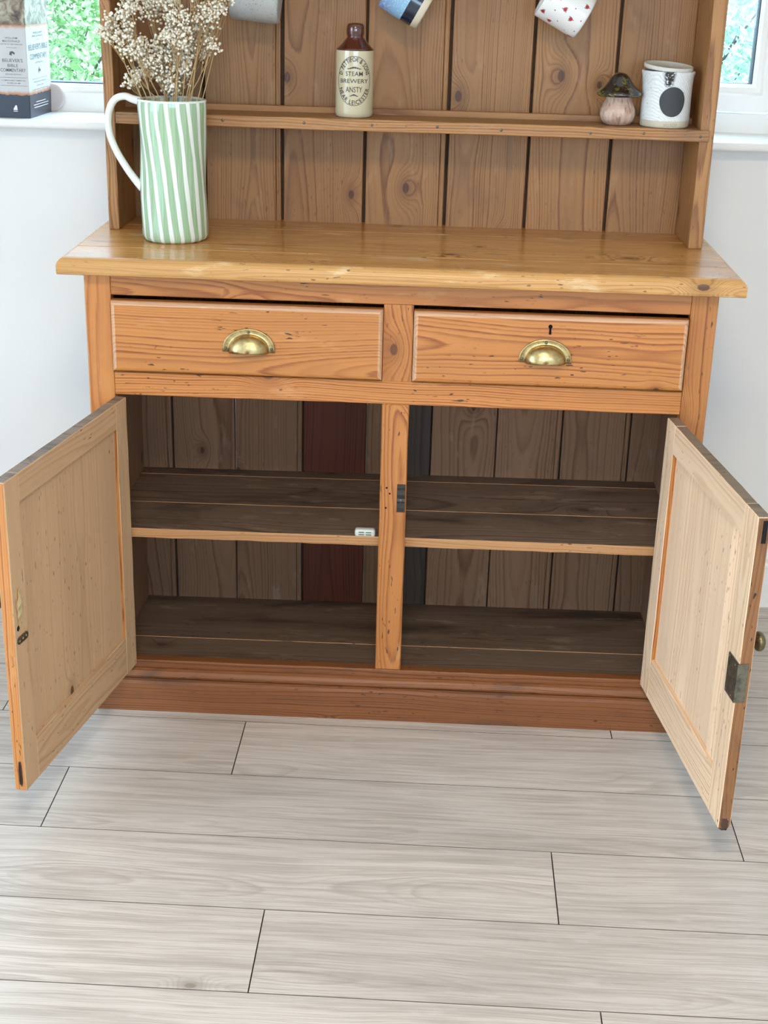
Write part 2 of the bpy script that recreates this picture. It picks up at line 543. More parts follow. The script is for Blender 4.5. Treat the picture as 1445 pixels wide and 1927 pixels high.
def text_geo(body, size, bold=0.0, align='CENTER'):
    c = bpy.data.curves.new('lettering_tmp', 'FONT')
    c.body, c.size, c.align_x, c.align_y = body, size, align, 'CENTER'
    c.offset = bold * size
    c.resolution_u = 3
    o = bpy.data.objects.new('lettering_tmp', c)
    col.objects.link(o)
    bpy.context.view_layer.update()
    me = bpy.data.meshes.new_from_object(o.evaluated_get(bpy.context.evaluated_depsgraph_get()))
    v = [(p.co.x, p.co.y) for p in me.vertices]
    f = [tuple(p.vertices) for p in me.polygons]
    bpy.data.objects.remove(o)
    bpy.data.curves.remove(c)
    bpy.data.meshes.remove(me)
    if v:
        cy = 0.0
        xs = [p[0] for p in v]
        ys = [p[1] for p in v]
        mx, my = (min(xs) + max(xs)) / 2, (min(ys) + max(ys)) / 2
        v = [(a - mx, b - my) for a, b in v]
    return v, f


def fit_text(body, w, h, bold=0.0):
    v, f = text_geo(body, 1.0, bold)
    W_ = max(p[0] for p in v) - min(p[0] for p in v)
    H_ = max(p[1] for p in v) - min(p[1] for p in v)
    return [(a * w / W_, b * h / H_) for a, b in v], f


def add_flat(bm, geo, fn, mat=0):
    v, f = geo
    vv = [bm.verts.new(fn(a, b)) for a, b in v]
    for q in f:
        try:
            bm.faces.new([vv[i] for i in q]).material_index = mat
        except ValueError:
            pass


def ring_geo(a, b, w, n=72):
    v, f = [], []
    for i in range(n):
        t = 2 * math.pi * i / n
        v.append(((a - w) * math.cos(t), (b - w) * math.sin(t)))
        v.append((a * math.cos(t), b * math.sin(t)))
    for i in range(n):
        j = (i + 1) % n
        f.append((2 * i, 2 * i + 1, 2 * j + 1, 2 * j))
    return v, f


def disc_geo(a, b, n=20, cx=0, cy=0):
    return [(cx + a * math.cos(2 * math.pi * i / n), cy + b * math.sin(2 * math.pi * i / n)) for i in range(n)], [tuple(range(n))]


# ------------------------------------------------------------------ room shell
X0, X1, Y0, Y1, HH = ROOM['x0'], ROOM['x1'], ROOM['y0'], ROOM['y1'], ROOM['h']
WT = 0.29


def boxes(name, lst, mat):
    bm = bmesh.new()
    for b in lst:
        box_into(bm, *b)
    return link(name, bm_mesh(bm, name), None, None, None, (mat,))


floor = structure(boxes('floor', [(X0, X1, Y0, Y1, -0.05, -0.0085)], 'subfloor'), 'pale grey oak laminate floor laid in long planks')
structure(boxes('ceiling', [(X0 - .3, X1 + .3, Y0 - .3, Y1 + WT, HH, HH + 0.1)], 'ceiling'), 'plain white ceiling')
a, b, c, d = BWIN
structure(boxes('wall_back', [(X0 - .2, a, Y1, Y1 + WT, -.05, HH), (b, X1 + .2, Y1, Y1 + WT, -.05, HH), (a, b, Y1, Y1 + WT, -.05, c - 0.018), (a, b, Y1, Y1 + WT, d, HH)], 'wall'), 'warm white painted wall behind the dresser')
a, b, c, d = LDOOR
structure(boxes('wall_left', [(X0 - .2, X0, Y0, a, -.05, HH), (X0 - .2, X0, b, Y1, -.05, HH), (X0 - .2, X0, a, b, d, HH), (X0 - .2, X0, a, b, -.05, c)], 'wall'), 'warm white side wall with the patio door opening')
a, b, c, d = FWIN
structure(boxes('wall_front', [(X0 - .2, a, Y0 - .2, Y0, -.05, HH), (b, X1 + .2, Y0 - .2, Y0, -.05, HH), (a, b, Y0 - .2, Y0, -.05, c), (a, b, Y0 - .2, Y0, d, HH)], 'wall'), 'warm white wall opposite the dresser with a wide window')
structure(boxes('wall_right', [(X1, X1 + .2, Y0, Y1, -.05, HH)], 'wall'), 'plain warm white side wall without windows')

# skirting boards
prof = [(0, 0), (-0.017, 0), (-0.017, 0.098), (-0.0185, 0.101), (-0.0185, 0.106), (-0.0135, 0.110), (-0.0145, 0.116), (-0.0155, 0.123), (-0.0125, 0.131), (-0.008, 0.136), (-0.007, 0.143), (0, 0.146)]
me = extrude_x('baseboard_back', prof, X0, X1)
structure(link('baseboard_back', me, None, (0, Y1, 0), None, ('gloss_white',)), 'white moulded skirting board behind the dresser')
me = extrude_x('baseboard_right', prof, Y0, Y1 - 0.02)
structure(link('baseboard_right', me, None, (X1, 0, 0), (0, 0, math.pi / 2), ('gloss_white',)), 'white moulded skirting board on the side wall')
for p in me.vertices:
    p.co.y = p.co.y * 1.0
bpy.data.objects['baseboard_right'].rotation_euler = (0, 0, 0)
for p in me.vertices:
    x, y, z = p.co
    p.co = (y, x, z)
me.flip_normals()

lampf = thing(link('ceiling_lamp', lathe('ceiling_lamp', [(0.0, 0.0), (0.30, 0.0), (0.34, -0.03), (0.345, -0.07), (0.335, -0.07), (0.33, -0.035), (0.29, -0.012), (0.0, -0.012)], 40), None, (0.05, -2.25, HH), None, ('upvc',)), 'added round white ceiling fixture, out of view, for the warm fill light', 'lamp')  # unseen fixture made up to go with the added fill light

# floor planks
PW, PL, PY0 = 0.192, 1.185, -0.0444
joints = {-1: 0.4367, 0: -0.271, 1: -0.568, 2: 0.296, 3: -0.162, 4: 0.342, 5: -0.73, -2: -0.12, -3: 0.62, -4: 0.13}
gap = 0.0020
kmax = int((PY0 - Y0) / PW) + 1
for r in range(-4, kmax + 1):
    yb, yf = PY0 - r * PW, PY0 - (r + 1) * PW
    yb, yf = min(yb, Y1), max(yf, Y0)
    if yb - yf < 0.02:
        continue
    j = joints.get(r, RND.uniform(-0.6, 0.6))
    x = j - PL * 4
    while x < X1:
        xa, xb = max(x, X0), min(x + PL, X1)
        if xb - xa > 0.03:
            pk = board('plank', (xa + gap / 2, xb - gap / 2, yf + gap / 2, yb - gap / 2, -0.0085, 0.0), ('plank', 'bevel'), floor, 0.0014, 1, tone=RND.uniform(-0.045, 0.045))
            for p_ in pk.data.polygons:
                if p_.normal.z < 0.9:
                    p_.material_index = 1
        x += PL

# window behind the dresser
wx0, wx1, wz0, wz1 = BWIN
fy0, fy1 = 0.738, 0.805
win = structure(boxes('window_1', [(wx0, wx1, fy0, fy1, wz0, wz0 + 0.040), (wx0, wx1, fy0, fy1, wz1 - 0.05, wz1), (wx0, wx0 + 0.05, fy0, fy1, wz0 + 0.040, wz1 - 0.05), (wx1 - 0.052, wx1, fy0, fy1, wz0 + 0.040, wz1 - 0.05), (0.03, 0.095, fy0, fy1, wz0 + 0.040, wz1 - 0.05)], 'upvc'), 'white plastic framed window with a fixed pane and an opening sash')


def rect_frame(name, x0, x1, z0, z1, t, y0, y1, mat, parent, bevel=0.003):
    """mitred frame with a stepped inner lip"""
    bm = bmesh.new()
    prof = [(0, y1), (0, y0), (t * 0.62, y0), (t * 0.70, y0 + 0.006), (t * 0.88, y0 + 0.008), (t, y0 + 0.017), (t, y1)]
    loops = []
    for (ins, y) in prof:
        loops.append([bm.verts.new(p) for p in ((x0 + ins, y, z0 + ins), (x1 - ins, y, z0 + ins), (x1 - ins, y, z1 - ins), (x0 + ins, y, z1 - ins))])
    loops.append(loops[0])
    for a_, b_ in zip(loops, loops[1:]):
        for i in range(4):
            bm.faces.new((a_[i], a_[(i + 1) % 4], b_[(i + 1) % 4], b_[i]))
    return link(name, bm_mesh(bm, name), parent, None, None, (mat,))


rect_frame('glazing_bead', wx0 + 0.05, 0.03, wz0 + 0.040, wz1 - 0.05, 0.019, fy0 + 0.006, fy1 - 0.01, 'upvc', win)
rect_frame('opening_sash', 0.092, wx1 - 0.047, wz0 + 0.045, wz1 - 0.045, 0.056, fy0 - 0.014, fy1 - 0.02, 'upvc', win)
rect_frame('gasket', 0.092 + 0.0555, wx1 - 0.047 - 0.0555, wz0 + 0.045 + 0.0535, wz1 - 0.045 - 0.0535, 0.004, fy0 + 0.005, fy0 + 0.03, 'gasket', win)
rect_frame('gasket', wx0 + 0.05 + 0.0188, 0.03 - 0.0188, wz0 + 0.040 + 0.0180, wz1 - 0.05 - 0.0188, 0.0035, fy0 + 0.02, fy0 + 0.045, 'gasket', win)
board('pane', (wx0 + 0.065, 0.015, fy0 + 0.03, fy0 + 0.034, wz0 + 0.052, wz1 - 0.06), 'glass', win, 0)
board('pane', (0.14, wx1 - 0.095, fy0 + 0.014, fy0 + 0.018, wz0 + 0.092, wz1 - 0.09), 'glass', win, 0)
# sill board
bm = bmesh.new()
box_into(bm, wx0 - 0.07, wx1 + 0.07, 0.553, fy0 + 0.004, wz0 - 0.018, wz0)
ed = [e for e in bm.edges if abs(e.verts[0].co.y - 0.553) < 1e-5 and abs(e.verts[1].co.y - 0.553) < 1e-5]
bmesh.ops.bevel(bm, geom=ed, offset=0.007, segments=4, profile=0.5, affect='EDGES')
structure(link('trim_1', bm_mesh(bm, 'sill'), None, None, None, ('gloss_white',), False), 'white painted window sill board')

# the other two openings of the room, seen only in reflections
w2 = structure(boxes('door_1', [(X0 - 0.12, X0 - 0.05, LDOOR[0], LDOOR[0] + 0.07, LDOOR[2], LDOOR[3]), (X0 - 0.12, X0 - 0.05, LDOOR[1] - 0.07, LDOOR[1], LDOOR[2], LDOOR[3]), (X0 - 0.12, X0 - 0.05, -2.10, -2.00, LDOOR[2], LDOOR[3]), (X0 - 0.12, X0 - 0.05, LDOOR[0], LDOOR[1], LDOOR[2], LDOOR[2] + 0.07), (X0 - 0.12, X0 - 0.05, LDOOR[0], LDOOR[1], LDOOR[3] - 0.07, LDOOR[3])], 'upvc'), 'white framed glazed patio door')
w3 = structure(boxes('window_2', [(FWIN[0], FWIN[0] + 0.06, Y0 - 0.13, Y0 - 0.06, FWIN[2], FWIN[3]), (FWIN[1] - 0.06, FWIN[1], Y0 - 0.13, Y0 - 0.06, FWIN[2], FWIN[3]), (0.1, 0.18, Y0 - 0.13, Y0 - 0.06, FWIN[2], FWIN[3]), (FWIN[0], FWIN[1], Y0 - 0.13, Y0 - 0.06, FWIN[2], FWIN[2] + 0.06), (FWIN[0], FWIN[1], Y0 - 0.13, Y0 - 0.06, FWIN[3] - 0.06, FWIN[3])], 'upvc'), 'wide white framed window opposite the dresser')

# ------------------------------------------------------------------ garden outside
k = NT('pale_gravel')
base = k.mix(k.smooth(k.noise(k.obj(), 1.4, 4.0), 0.35, 0.65), (0.36, 0.35, 0.31, 1), (0.46, 0.45, 0.41, 1))
k.link(base, k.b.inputs['Base Color'])
k.b.inputs['Roughness'].default_value = 0.9
MAT['paving'] = k.m
structure(boxes('ground', [(-40, 40, -40, 40, -0.40, -0.22)], 'paving'), 'pale gravel ground outside the windows')


def leaf_mat(name, c1, c2):
    k = NT(name)
    n = k.noise(k.obj(), 5.0, 3.0)
    n2 = k.noise(k.obj(), 60.0, 1.0)
    base = k.mix(k.smooth(k.math('MULTIPLY_ADD', n2, 0.5, k.math('MULTIPLY', n, 0.5)), 0.36, 0.64), (*c1, 1), (*c2, 1))
    k.link(base, k.b.inputs['Base Color'])
    k.b.inputs['Roughness'].default_value = 0.6
    k.b.inputs['Specular IOR Level'].default_value = 0.3
    return k.m


MAT['leaf_a'] = leaf_mat('fresh_green_leaves', (0.15, 0.36, 0.10), (0.42, 0.64, 0.30))
MAT['leaf_b'] = leaf_mat('blue_green_leaves', (0.20, 0.45, 0.30), (0.52, 0.76, 0.58))
MAT['twig'] = plain('dark_twig_bark', (0.06, 0.05, 0.042), 0.9)
MAT['post'] = plain('yellowed_timber_post', (0.62, 0.60, 0.33), 0.8)


def shrub(x, y, w, dpt, h, n, leaf, label, rnd):
    root = empty('garden_shrub', (x, y, -0.22))
    thing(root, label, 'shrub', 'shrubs of the garden hedge')
    v, f = [], []
    for i in range(n):
        z = rnd.random() ** 0.8 * h
        ww = math.sqrt(max(0.05, 1 - (z / h) ** 3))
        an = rnd.uniform(0, 2 * math.pi)
        rr = rnd.random() ** 0.4
        px = math.cos(an) * rr * w * ww
        py = math.sin(an) * rr * dpt * ww
        bump_ = noise.noise(Vector((px * 2.2 + x, py * 2.2, z * 2.2))) * 0.18
        p = Vector((px * (1 + bump_), py * (1 + bump_), z))
        d1 = Vector((rnd.gauss(0, 1), rnd.gauss(0, 1), rnd.gauss(0, 0.7))).normalized()
        d2 = d1.orthogonal().normalized()
        d2 = Matrix.Rotation(rnd.uniform(0, 6.28), 3, d1) @ d2
        L = rnd.uniform(0.012, 0.027)
        i0 = len(v)
        v += [p - d1 * L, p + d2 * L * 0.45, p + d1 * L, p - d2 * L * 0.45]
        f.append((i0, i0 + 1, i0 + 2, i0 + 3))
    me_ = bpy.data.meshes.new('foliage')
    me_.from_pydata([tuple(q) for q in v], [], f)
    o = link('foliage', me_, root, None, None, (leaf,))
    o['kind'] = 'stuff'
    bm = bmesh.new()
    for i in range(14):
        an = rnd.uniform(0, 6.28)
        tip = Vector((math.cos(an) * w * rnd.uniform(.5, 1.05), math.sin(an) * dpt * rnd.uniform(.6, 1.1), h * rnd.uniform(.45, .98)))
        st = Vector((rnd.uniform(-.15, .15) * w, rnd.uniform(-.15, .15) * dpt, 0))
        mid = st.lerp(tip, .5) + Vector((0, 0, h * .14))
        tube_into(bm, spline([st, mid, tip], 5), [0.012 - 0.0009 * q for q in range(11)], 5)
    link('branch', bm_mesh(bm, 'branch'), root, None, None, ('twig',))


rg = random.Random(5)
sh = [(-4.6, 4.9, 'a', 'fresh green shrub at the far end of the hedge'), (-3.1, 4.4, 'a', 'broad fresh green shrub next to the end of the hedge'),
      (-1.75, 3.9, 'a', 'bright green bushy shrub outside, beyond the book on the sill'), (-0.3, 4.6, 'b', 'blue green shrub behind the dresser'),
      (0.95, 4.1, 'b', 'blue green shrub outside, beyond the opening sash'), (2.3, 4.5, 'b', 'pale blue green shrub beside the timber post'), (3.7, 5.0, 'a', 'fresh green shrub at the opposite hedge end')]
for i, (x, y, lf, lab) in enumerate(sh):
    shrub(x, y, 0.66, 0.5, rg.uniform(1.75, 2.0), 22000, 'leaf_' + lf, lab, rg)
me = board_mesh('timber_post', 0.09, 0.09, 1.9, 0.006)
thing(link('timber_post', me, None, (0.99, 3.25, 0.73), None, ('post',)), 'yellowed timber post standing in front of the hedge', 'post')

# ------------------------------------------------------------------ the dresser
D = empty('pine_dresser', (0, 0, 0), PSI)
thing(D, 'old pine dresser with open plate rack above and open cupboard doors below', 'dresser')
XS, XI = 0.5555, 0.5085      # stile outer / inner
ZR1, ZR0, ZT, ZW = 0.6826, 0.6394, 0.8218, 0.862
B = lambda *a_, **k_: board(*a_, **k_)
B('front_stile', (-XS, -XI, 0, 0.024, 0.0, ZW), 'pine_z', D, 0.0025, 2, 0.0005, 10, 2)
B('front_stile', (XI, XS, 0, 0.024, 0.0, ZW), 'pine_z', D, 0.0025, 2, 0.0005, 10, 2, tone=-0.14)
B('top_rail', (-XI, XI, 0.0006, 0.024, ZT, ZW), 'pine_x', D, 0.0012, 1, 0.0004, 20, 0, tone=-0.13)
B('lower_rail', (-XI, XI, 0.0004, 0.024, ZR0, ZR1), 'pine_x', D, 0.0014, 1, 0.0005, 20, 0, tone=0.03)
B('drawer_divider', (-0.026, 0.026, 0.001, 0.05, ZR1, ZT), 'pine_z', D, 0.001, tone=-0.03)
B('centre_post', (-0.025, 0.024, 0, 0.022, 0.1035, ZR0), 'pine_z', D, 0.0018, 1, 0.0006, 14, 2, tone=-0.05)
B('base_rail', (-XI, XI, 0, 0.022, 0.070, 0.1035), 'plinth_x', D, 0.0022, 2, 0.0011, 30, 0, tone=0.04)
for s in (-1, 1):
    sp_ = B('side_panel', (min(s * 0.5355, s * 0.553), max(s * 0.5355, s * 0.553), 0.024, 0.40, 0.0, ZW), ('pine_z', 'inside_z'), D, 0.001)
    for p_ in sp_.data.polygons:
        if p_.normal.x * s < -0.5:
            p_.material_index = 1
# plinth and its moulding
prof = [(0.0, 0.0), (-0.0165, 0.0), (-0.0165, 0.060), (-0.0150, 0.0655), (-0.0095, 0.0685), (-0.0120, 0.0712), (-0.0135, 0.0755), (-0.0125, 0.0800), (-0.0095, 0.0845), (-0.0045, 0.0878), (0.0, 0.0885)]
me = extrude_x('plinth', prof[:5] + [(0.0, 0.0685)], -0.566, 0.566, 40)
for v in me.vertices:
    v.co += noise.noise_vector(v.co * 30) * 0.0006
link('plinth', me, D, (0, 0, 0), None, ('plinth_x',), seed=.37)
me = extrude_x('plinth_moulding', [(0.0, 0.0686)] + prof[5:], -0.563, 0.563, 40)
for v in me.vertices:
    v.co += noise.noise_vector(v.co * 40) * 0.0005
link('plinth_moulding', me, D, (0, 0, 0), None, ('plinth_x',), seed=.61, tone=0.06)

# worktop of three planks with a moulded edge
AX = 0.5935


def worktop(y0, y1, front):
    bm = bmesh.new()
    box_into(bm, -AX, AX, y0, y1, ZW, T_TOP)
    ed = [e for e in bm.edges if all(abs(abs(v.co.x) - AX) < 1e-6 and abs(v.co.z - T_TOP) < 1e-6 for v in e.verts) and e.verts[0].co.x * e.verts[1].co.x > 0]
    if front:
        ed += [e for e in bm.edges if all(abs(v.co.y - y0) < 1e-6 and abs(v.co.z - T_TOP) < 1e-6 for v in e.verts)]
    bmesh.ops.bevel(bm, geom=ed, offset=0.0135, segments=4, profile=0.42, affect='EDGES')
    if front:
        ed = [e for e in bm.edges if all(abs(v.co.z - ZW) < 1e-6 and abs(v.co.y - y0) < 1e-6 for v in e.verts)]
        bmesh.ops.bevel(bm, geom=ed, offset=0.006, segments=2, profile=0.5, affect='EDGES')
    ed = [e for e in bm.edges if all(abs(v.co.z - T_TOP) < 1e-6 for v in e.verts) and abs(e.verts[0].co.y - e.verts[1].co.y) < 1e-6 and (not front or e.verts[0].co.y > 0)]
    bmesh.ops.bevel(bm, geom=ed, offset=0.0016, segments=1, affect='EDGES')
    c_ = Vector((0, (y0 + y1) / 2, (ZW + T_TOP) / 2))
    for v in bm.verts:
        v.co -= c_
    o_ = link('worktop_plank', bm_mesh(bm, 'worktop_plank'), D, c_, None, ('top_x', 'top_edge'))
    for p_ in o_.data.polygons:
        if front and p_.normal.y < -0.1:
            p_.material_index = 1
    return o_


worktop(-0.0375, 0.0695, True)['tone'] = 0.06
worktop(0.0712, 0.2980, False)
worktop(0.3000, 0.418, False)['tone'] = -0.12

# interior
B('bearer_board', (-0.534, 0.534, 0.024, 0.356, 0.650, 0.664), 'inside_z', D, 0)
up = [0.3735, 0.3735, 0.374, 0.376, 0.3795]


def tilted_board(name, x0, x1, y0, y1, zt_fl, zt_fr, zt_bl, zt_br, th, mats, ragged=0.0, tone=0.0, y0r=None):
    """plank with its own four corner heights; the front face takes the second material"""
    nseg = 36
    bm = bmesh.new()
    cx, cy = (x0 + x1) / 2, (y0 + y1) / 2
    rows = []
    for i in range(nseg + 1):
        t = i / nseg
        x = x0 + (x1 - x0) * t
        w1 = noise.noise(Vector((x * 22, y0 * 9, 1.3))) * ragged + noise.noise(Vector((x * 70, y0 * 9, 4.1))) * ragged * 0.6
        w2 = noise.noise(Vector((x * 30, y0 * 9, 7.7))) * ragged
        zf = zt_fl + (zt_fr - zt_fl) * t
        zb = zt_bl + (zt_br - zt_bl) * t
        rows.append([bm.verts.new((x - cx, y - cy, z - zt_fl)) for y, z in ((y0 + w1 + 0.002, zf), (y0 + w2, zf - 0.003), (y0 + w2, zf - th + w1), (y1, zb - th), (y1, zb))])
    for a_, b_ in zip(rows, rows[1:]):
        for i in range(5):
            f_ = bm.faces.new((a_[i], b_[i], b_[(i + 1) % 5], a_[(i + 1) % 5]))
            f_.material_index = 1 if i == 1 or i == 0 else 0
    bm.faces.new(rows[0][::-1])
    bm.faces.new(rows[-1])
    return link(name, bm_mesh(bm, name), D, (cx, cy, zt_fl), None, mats, tone=tone)


def lerp(a_, b_, t):
    return a_ + (b_ - a_) * t


def zs(y, side):      # inner shelf height
    t = (y - 0.02) / (0.356 - 0.02)
    return lerp(0.3705, 0.3735, t) if side < 0 else lerp(0.3735, 0.3825, t)


def zb_(y, side):
    t = (y - 0.02) / (0.356 - 0.02)
    return lerp(0.0905, 0.0755, t) if side < 0 else lerp(0.0925, 0.0825, t)


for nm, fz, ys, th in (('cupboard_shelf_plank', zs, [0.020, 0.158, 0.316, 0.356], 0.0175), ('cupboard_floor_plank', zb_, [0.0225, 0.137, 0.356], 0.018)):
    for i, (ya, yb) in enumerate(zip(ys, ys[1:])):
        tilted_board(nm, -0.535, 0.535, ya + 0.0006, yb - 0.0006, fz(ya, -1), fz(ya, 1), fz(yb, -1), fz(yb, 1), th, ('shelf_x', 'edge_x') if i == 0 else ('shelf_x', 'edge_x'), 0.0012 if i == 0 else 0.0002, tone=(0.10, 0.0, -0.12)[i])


def back_board(name, x0, x1, y, z0, z1, mat, gapw, tongue=True, tone=0.0, bead=False, th=0.020, curve=0.0):
    """upright board with a bead worked along one edge and a tongue that enters its neighbour"""
    bm = bmesh.new()
    g = gapw / 2
    c_ = Vector(((x0 + x1) / 2, y + th / 2, (z0 + z1) / 2))
    pts = [(x0 + g, 0.0012), (x0 + g + 0.0012, 0.0)]
    if bead:
        pts += [(x1 - g - 0.011, 0.0), (x1 - g - 0.0098, 0.0026), (x1 - g - 0.0086, 0.0), (x1 - g - 0.004, -0.0006)]
    pts += [(x1 - g - 0.0012, 0.0), (x1 - g, 0.0014)]
    if tongue:
        pts += [(x1 - g, 0.0150), (x1 + g + 0.004, 0.0150)]
    pts += [(x1 - g if not tongue else x1 + g + 0.004, th), (x0 + g + (0.006 if tongue else 0), th)]
    if tongue:
        pts += [(x0 + g + 0.006, 0.0142), (x0 + g, 0.0142)]
    nz = 10
    rings = []
    for i in range(nz + 1):
        z = lerp(z0, z1, i / nz)
        dx = curve * (noise.noise(Vector((x1 * 9, z * 5, 0.5))))
        rings.append([bm.verts.new((px + dx - c_.x, y + py - c_.y, z - c_.z)) for px, py in pts])
    n = len(pts)
    for a_, b_ in zip(rings, rings[1:]):
        for i in range(n):
            bm.faces.new((a_[i], a_[(i + 1) % n], b_[(i + 1) % n], b_[i]))
    bm.faces.new(rings[0][::-1])
    bm.faces.new(rings[-1])
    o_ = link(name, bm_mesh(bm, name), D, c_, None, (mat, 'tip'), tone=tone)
    if tongue:      # joint shadow painted in: tongue faces take a dark colour
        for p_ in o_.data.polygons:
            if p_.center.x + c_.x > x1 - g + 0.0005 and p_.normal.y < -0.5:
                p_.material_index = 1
    return o_


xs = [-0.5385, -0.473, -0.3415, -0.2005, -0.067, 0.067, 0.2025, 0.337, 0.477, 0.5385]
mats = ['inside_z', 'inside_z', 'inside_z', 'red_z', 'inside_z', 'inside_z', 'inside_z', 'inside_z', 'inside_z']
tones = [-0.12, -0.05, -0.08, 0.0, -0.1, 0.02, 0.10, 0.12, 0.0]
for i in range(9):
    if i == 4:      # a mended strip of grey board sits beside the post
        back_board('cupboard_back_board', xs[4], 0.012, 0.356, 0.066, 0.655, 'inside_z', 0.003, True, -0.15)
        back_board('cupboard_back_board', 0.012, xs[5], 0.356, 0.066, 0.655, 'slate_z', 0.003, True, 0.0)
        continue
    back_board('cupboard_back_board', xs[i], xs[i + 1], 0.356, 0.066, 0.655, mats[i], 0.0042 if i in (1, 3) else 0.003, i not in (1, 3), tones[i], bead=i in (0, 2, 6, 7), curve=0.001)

# plate rack
ZH1 = 1.80
B('rack_side', (-0.5605, -0.5405, 0.236, 0.414, T_TOP, ZH1), 'rack_z', D, 0.0022, 2, 0.0007, 24, 2, tone=0.10)
B('rack_side', (0.5345, 0.5605, 0.236, 0.414, T_TOP, ZH1), 'rack_z', D, 0.0022, 2, 0.0006, 24, 2, tone=0.12)
xs = [-0.5448, -0.400, -0.247, -0.085, 0.0755, 0.2343, 0.3932, 0.5380]
tn = [-0.22, -0.06, -0.04, 0.0, -0.02, 0.03, -0.03]
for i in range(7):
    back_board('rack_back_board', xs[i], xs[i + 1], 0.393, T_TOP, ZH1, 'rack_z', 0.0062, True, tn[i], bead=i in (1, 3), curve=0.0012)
ZS = 1.110
sh1 = B('rack_shelf', (-0.5405, 0.5345, 0.246, 0.393, ZS - 0.019, ZS), 'rack_x', D, 0.001, tone=-0.05)
B('shelf_lip', (-0.539, 0.5515, 0.2325, 0.2455, ZS - 0.0205, ZS + 0.0005), 'rack_x', D, 0.002, 2, 0.0007, 40, 0, tone=0.16)
B('plate_rail', (-0.540, 0.534, 0.3315, 0.346, ZS, ZS + 0.0105), 'rack_x', D, 0.0015, 1, tone=0.1)
ZS2 = 1.428
B('rack_shelf', (-0.5405, 0.5345, 0.236, 0.393, ZS2 - 0.020, ZS2), 'rack_x', D, 0.0015, tone=0.05)
B('rack_shelf', (-0.5405, 0.5345, 0.236, 0.393, ZH1 - 0.022, ZH1 - 0.002), 'rack_x', D, 0.0015, tone=0.05)
B('cornice', (-0.60, 0.60, 0.205, 0.418, ZH1, ZH1 + 0.035), 'rack_x', D, 0.008, 3, tone=0.05)
# nails driven through the shelf lip
for x in (-0.34, -0.19, -0.065, 0.055, 0.172, 0.335, 0.432, 0.535):
    me = lathe('nail_head', [(0.0, 0.0009), (0.0022, 0.0007), (0.0028, 0.0), (0.0028, -0.004)], 10)
    link('nail_head', me, D, (x, 0.2326, ZS - 0.010 + RND.uniform(-.002, .002)), (math.pi / 2, 0, 0), ('screw',))


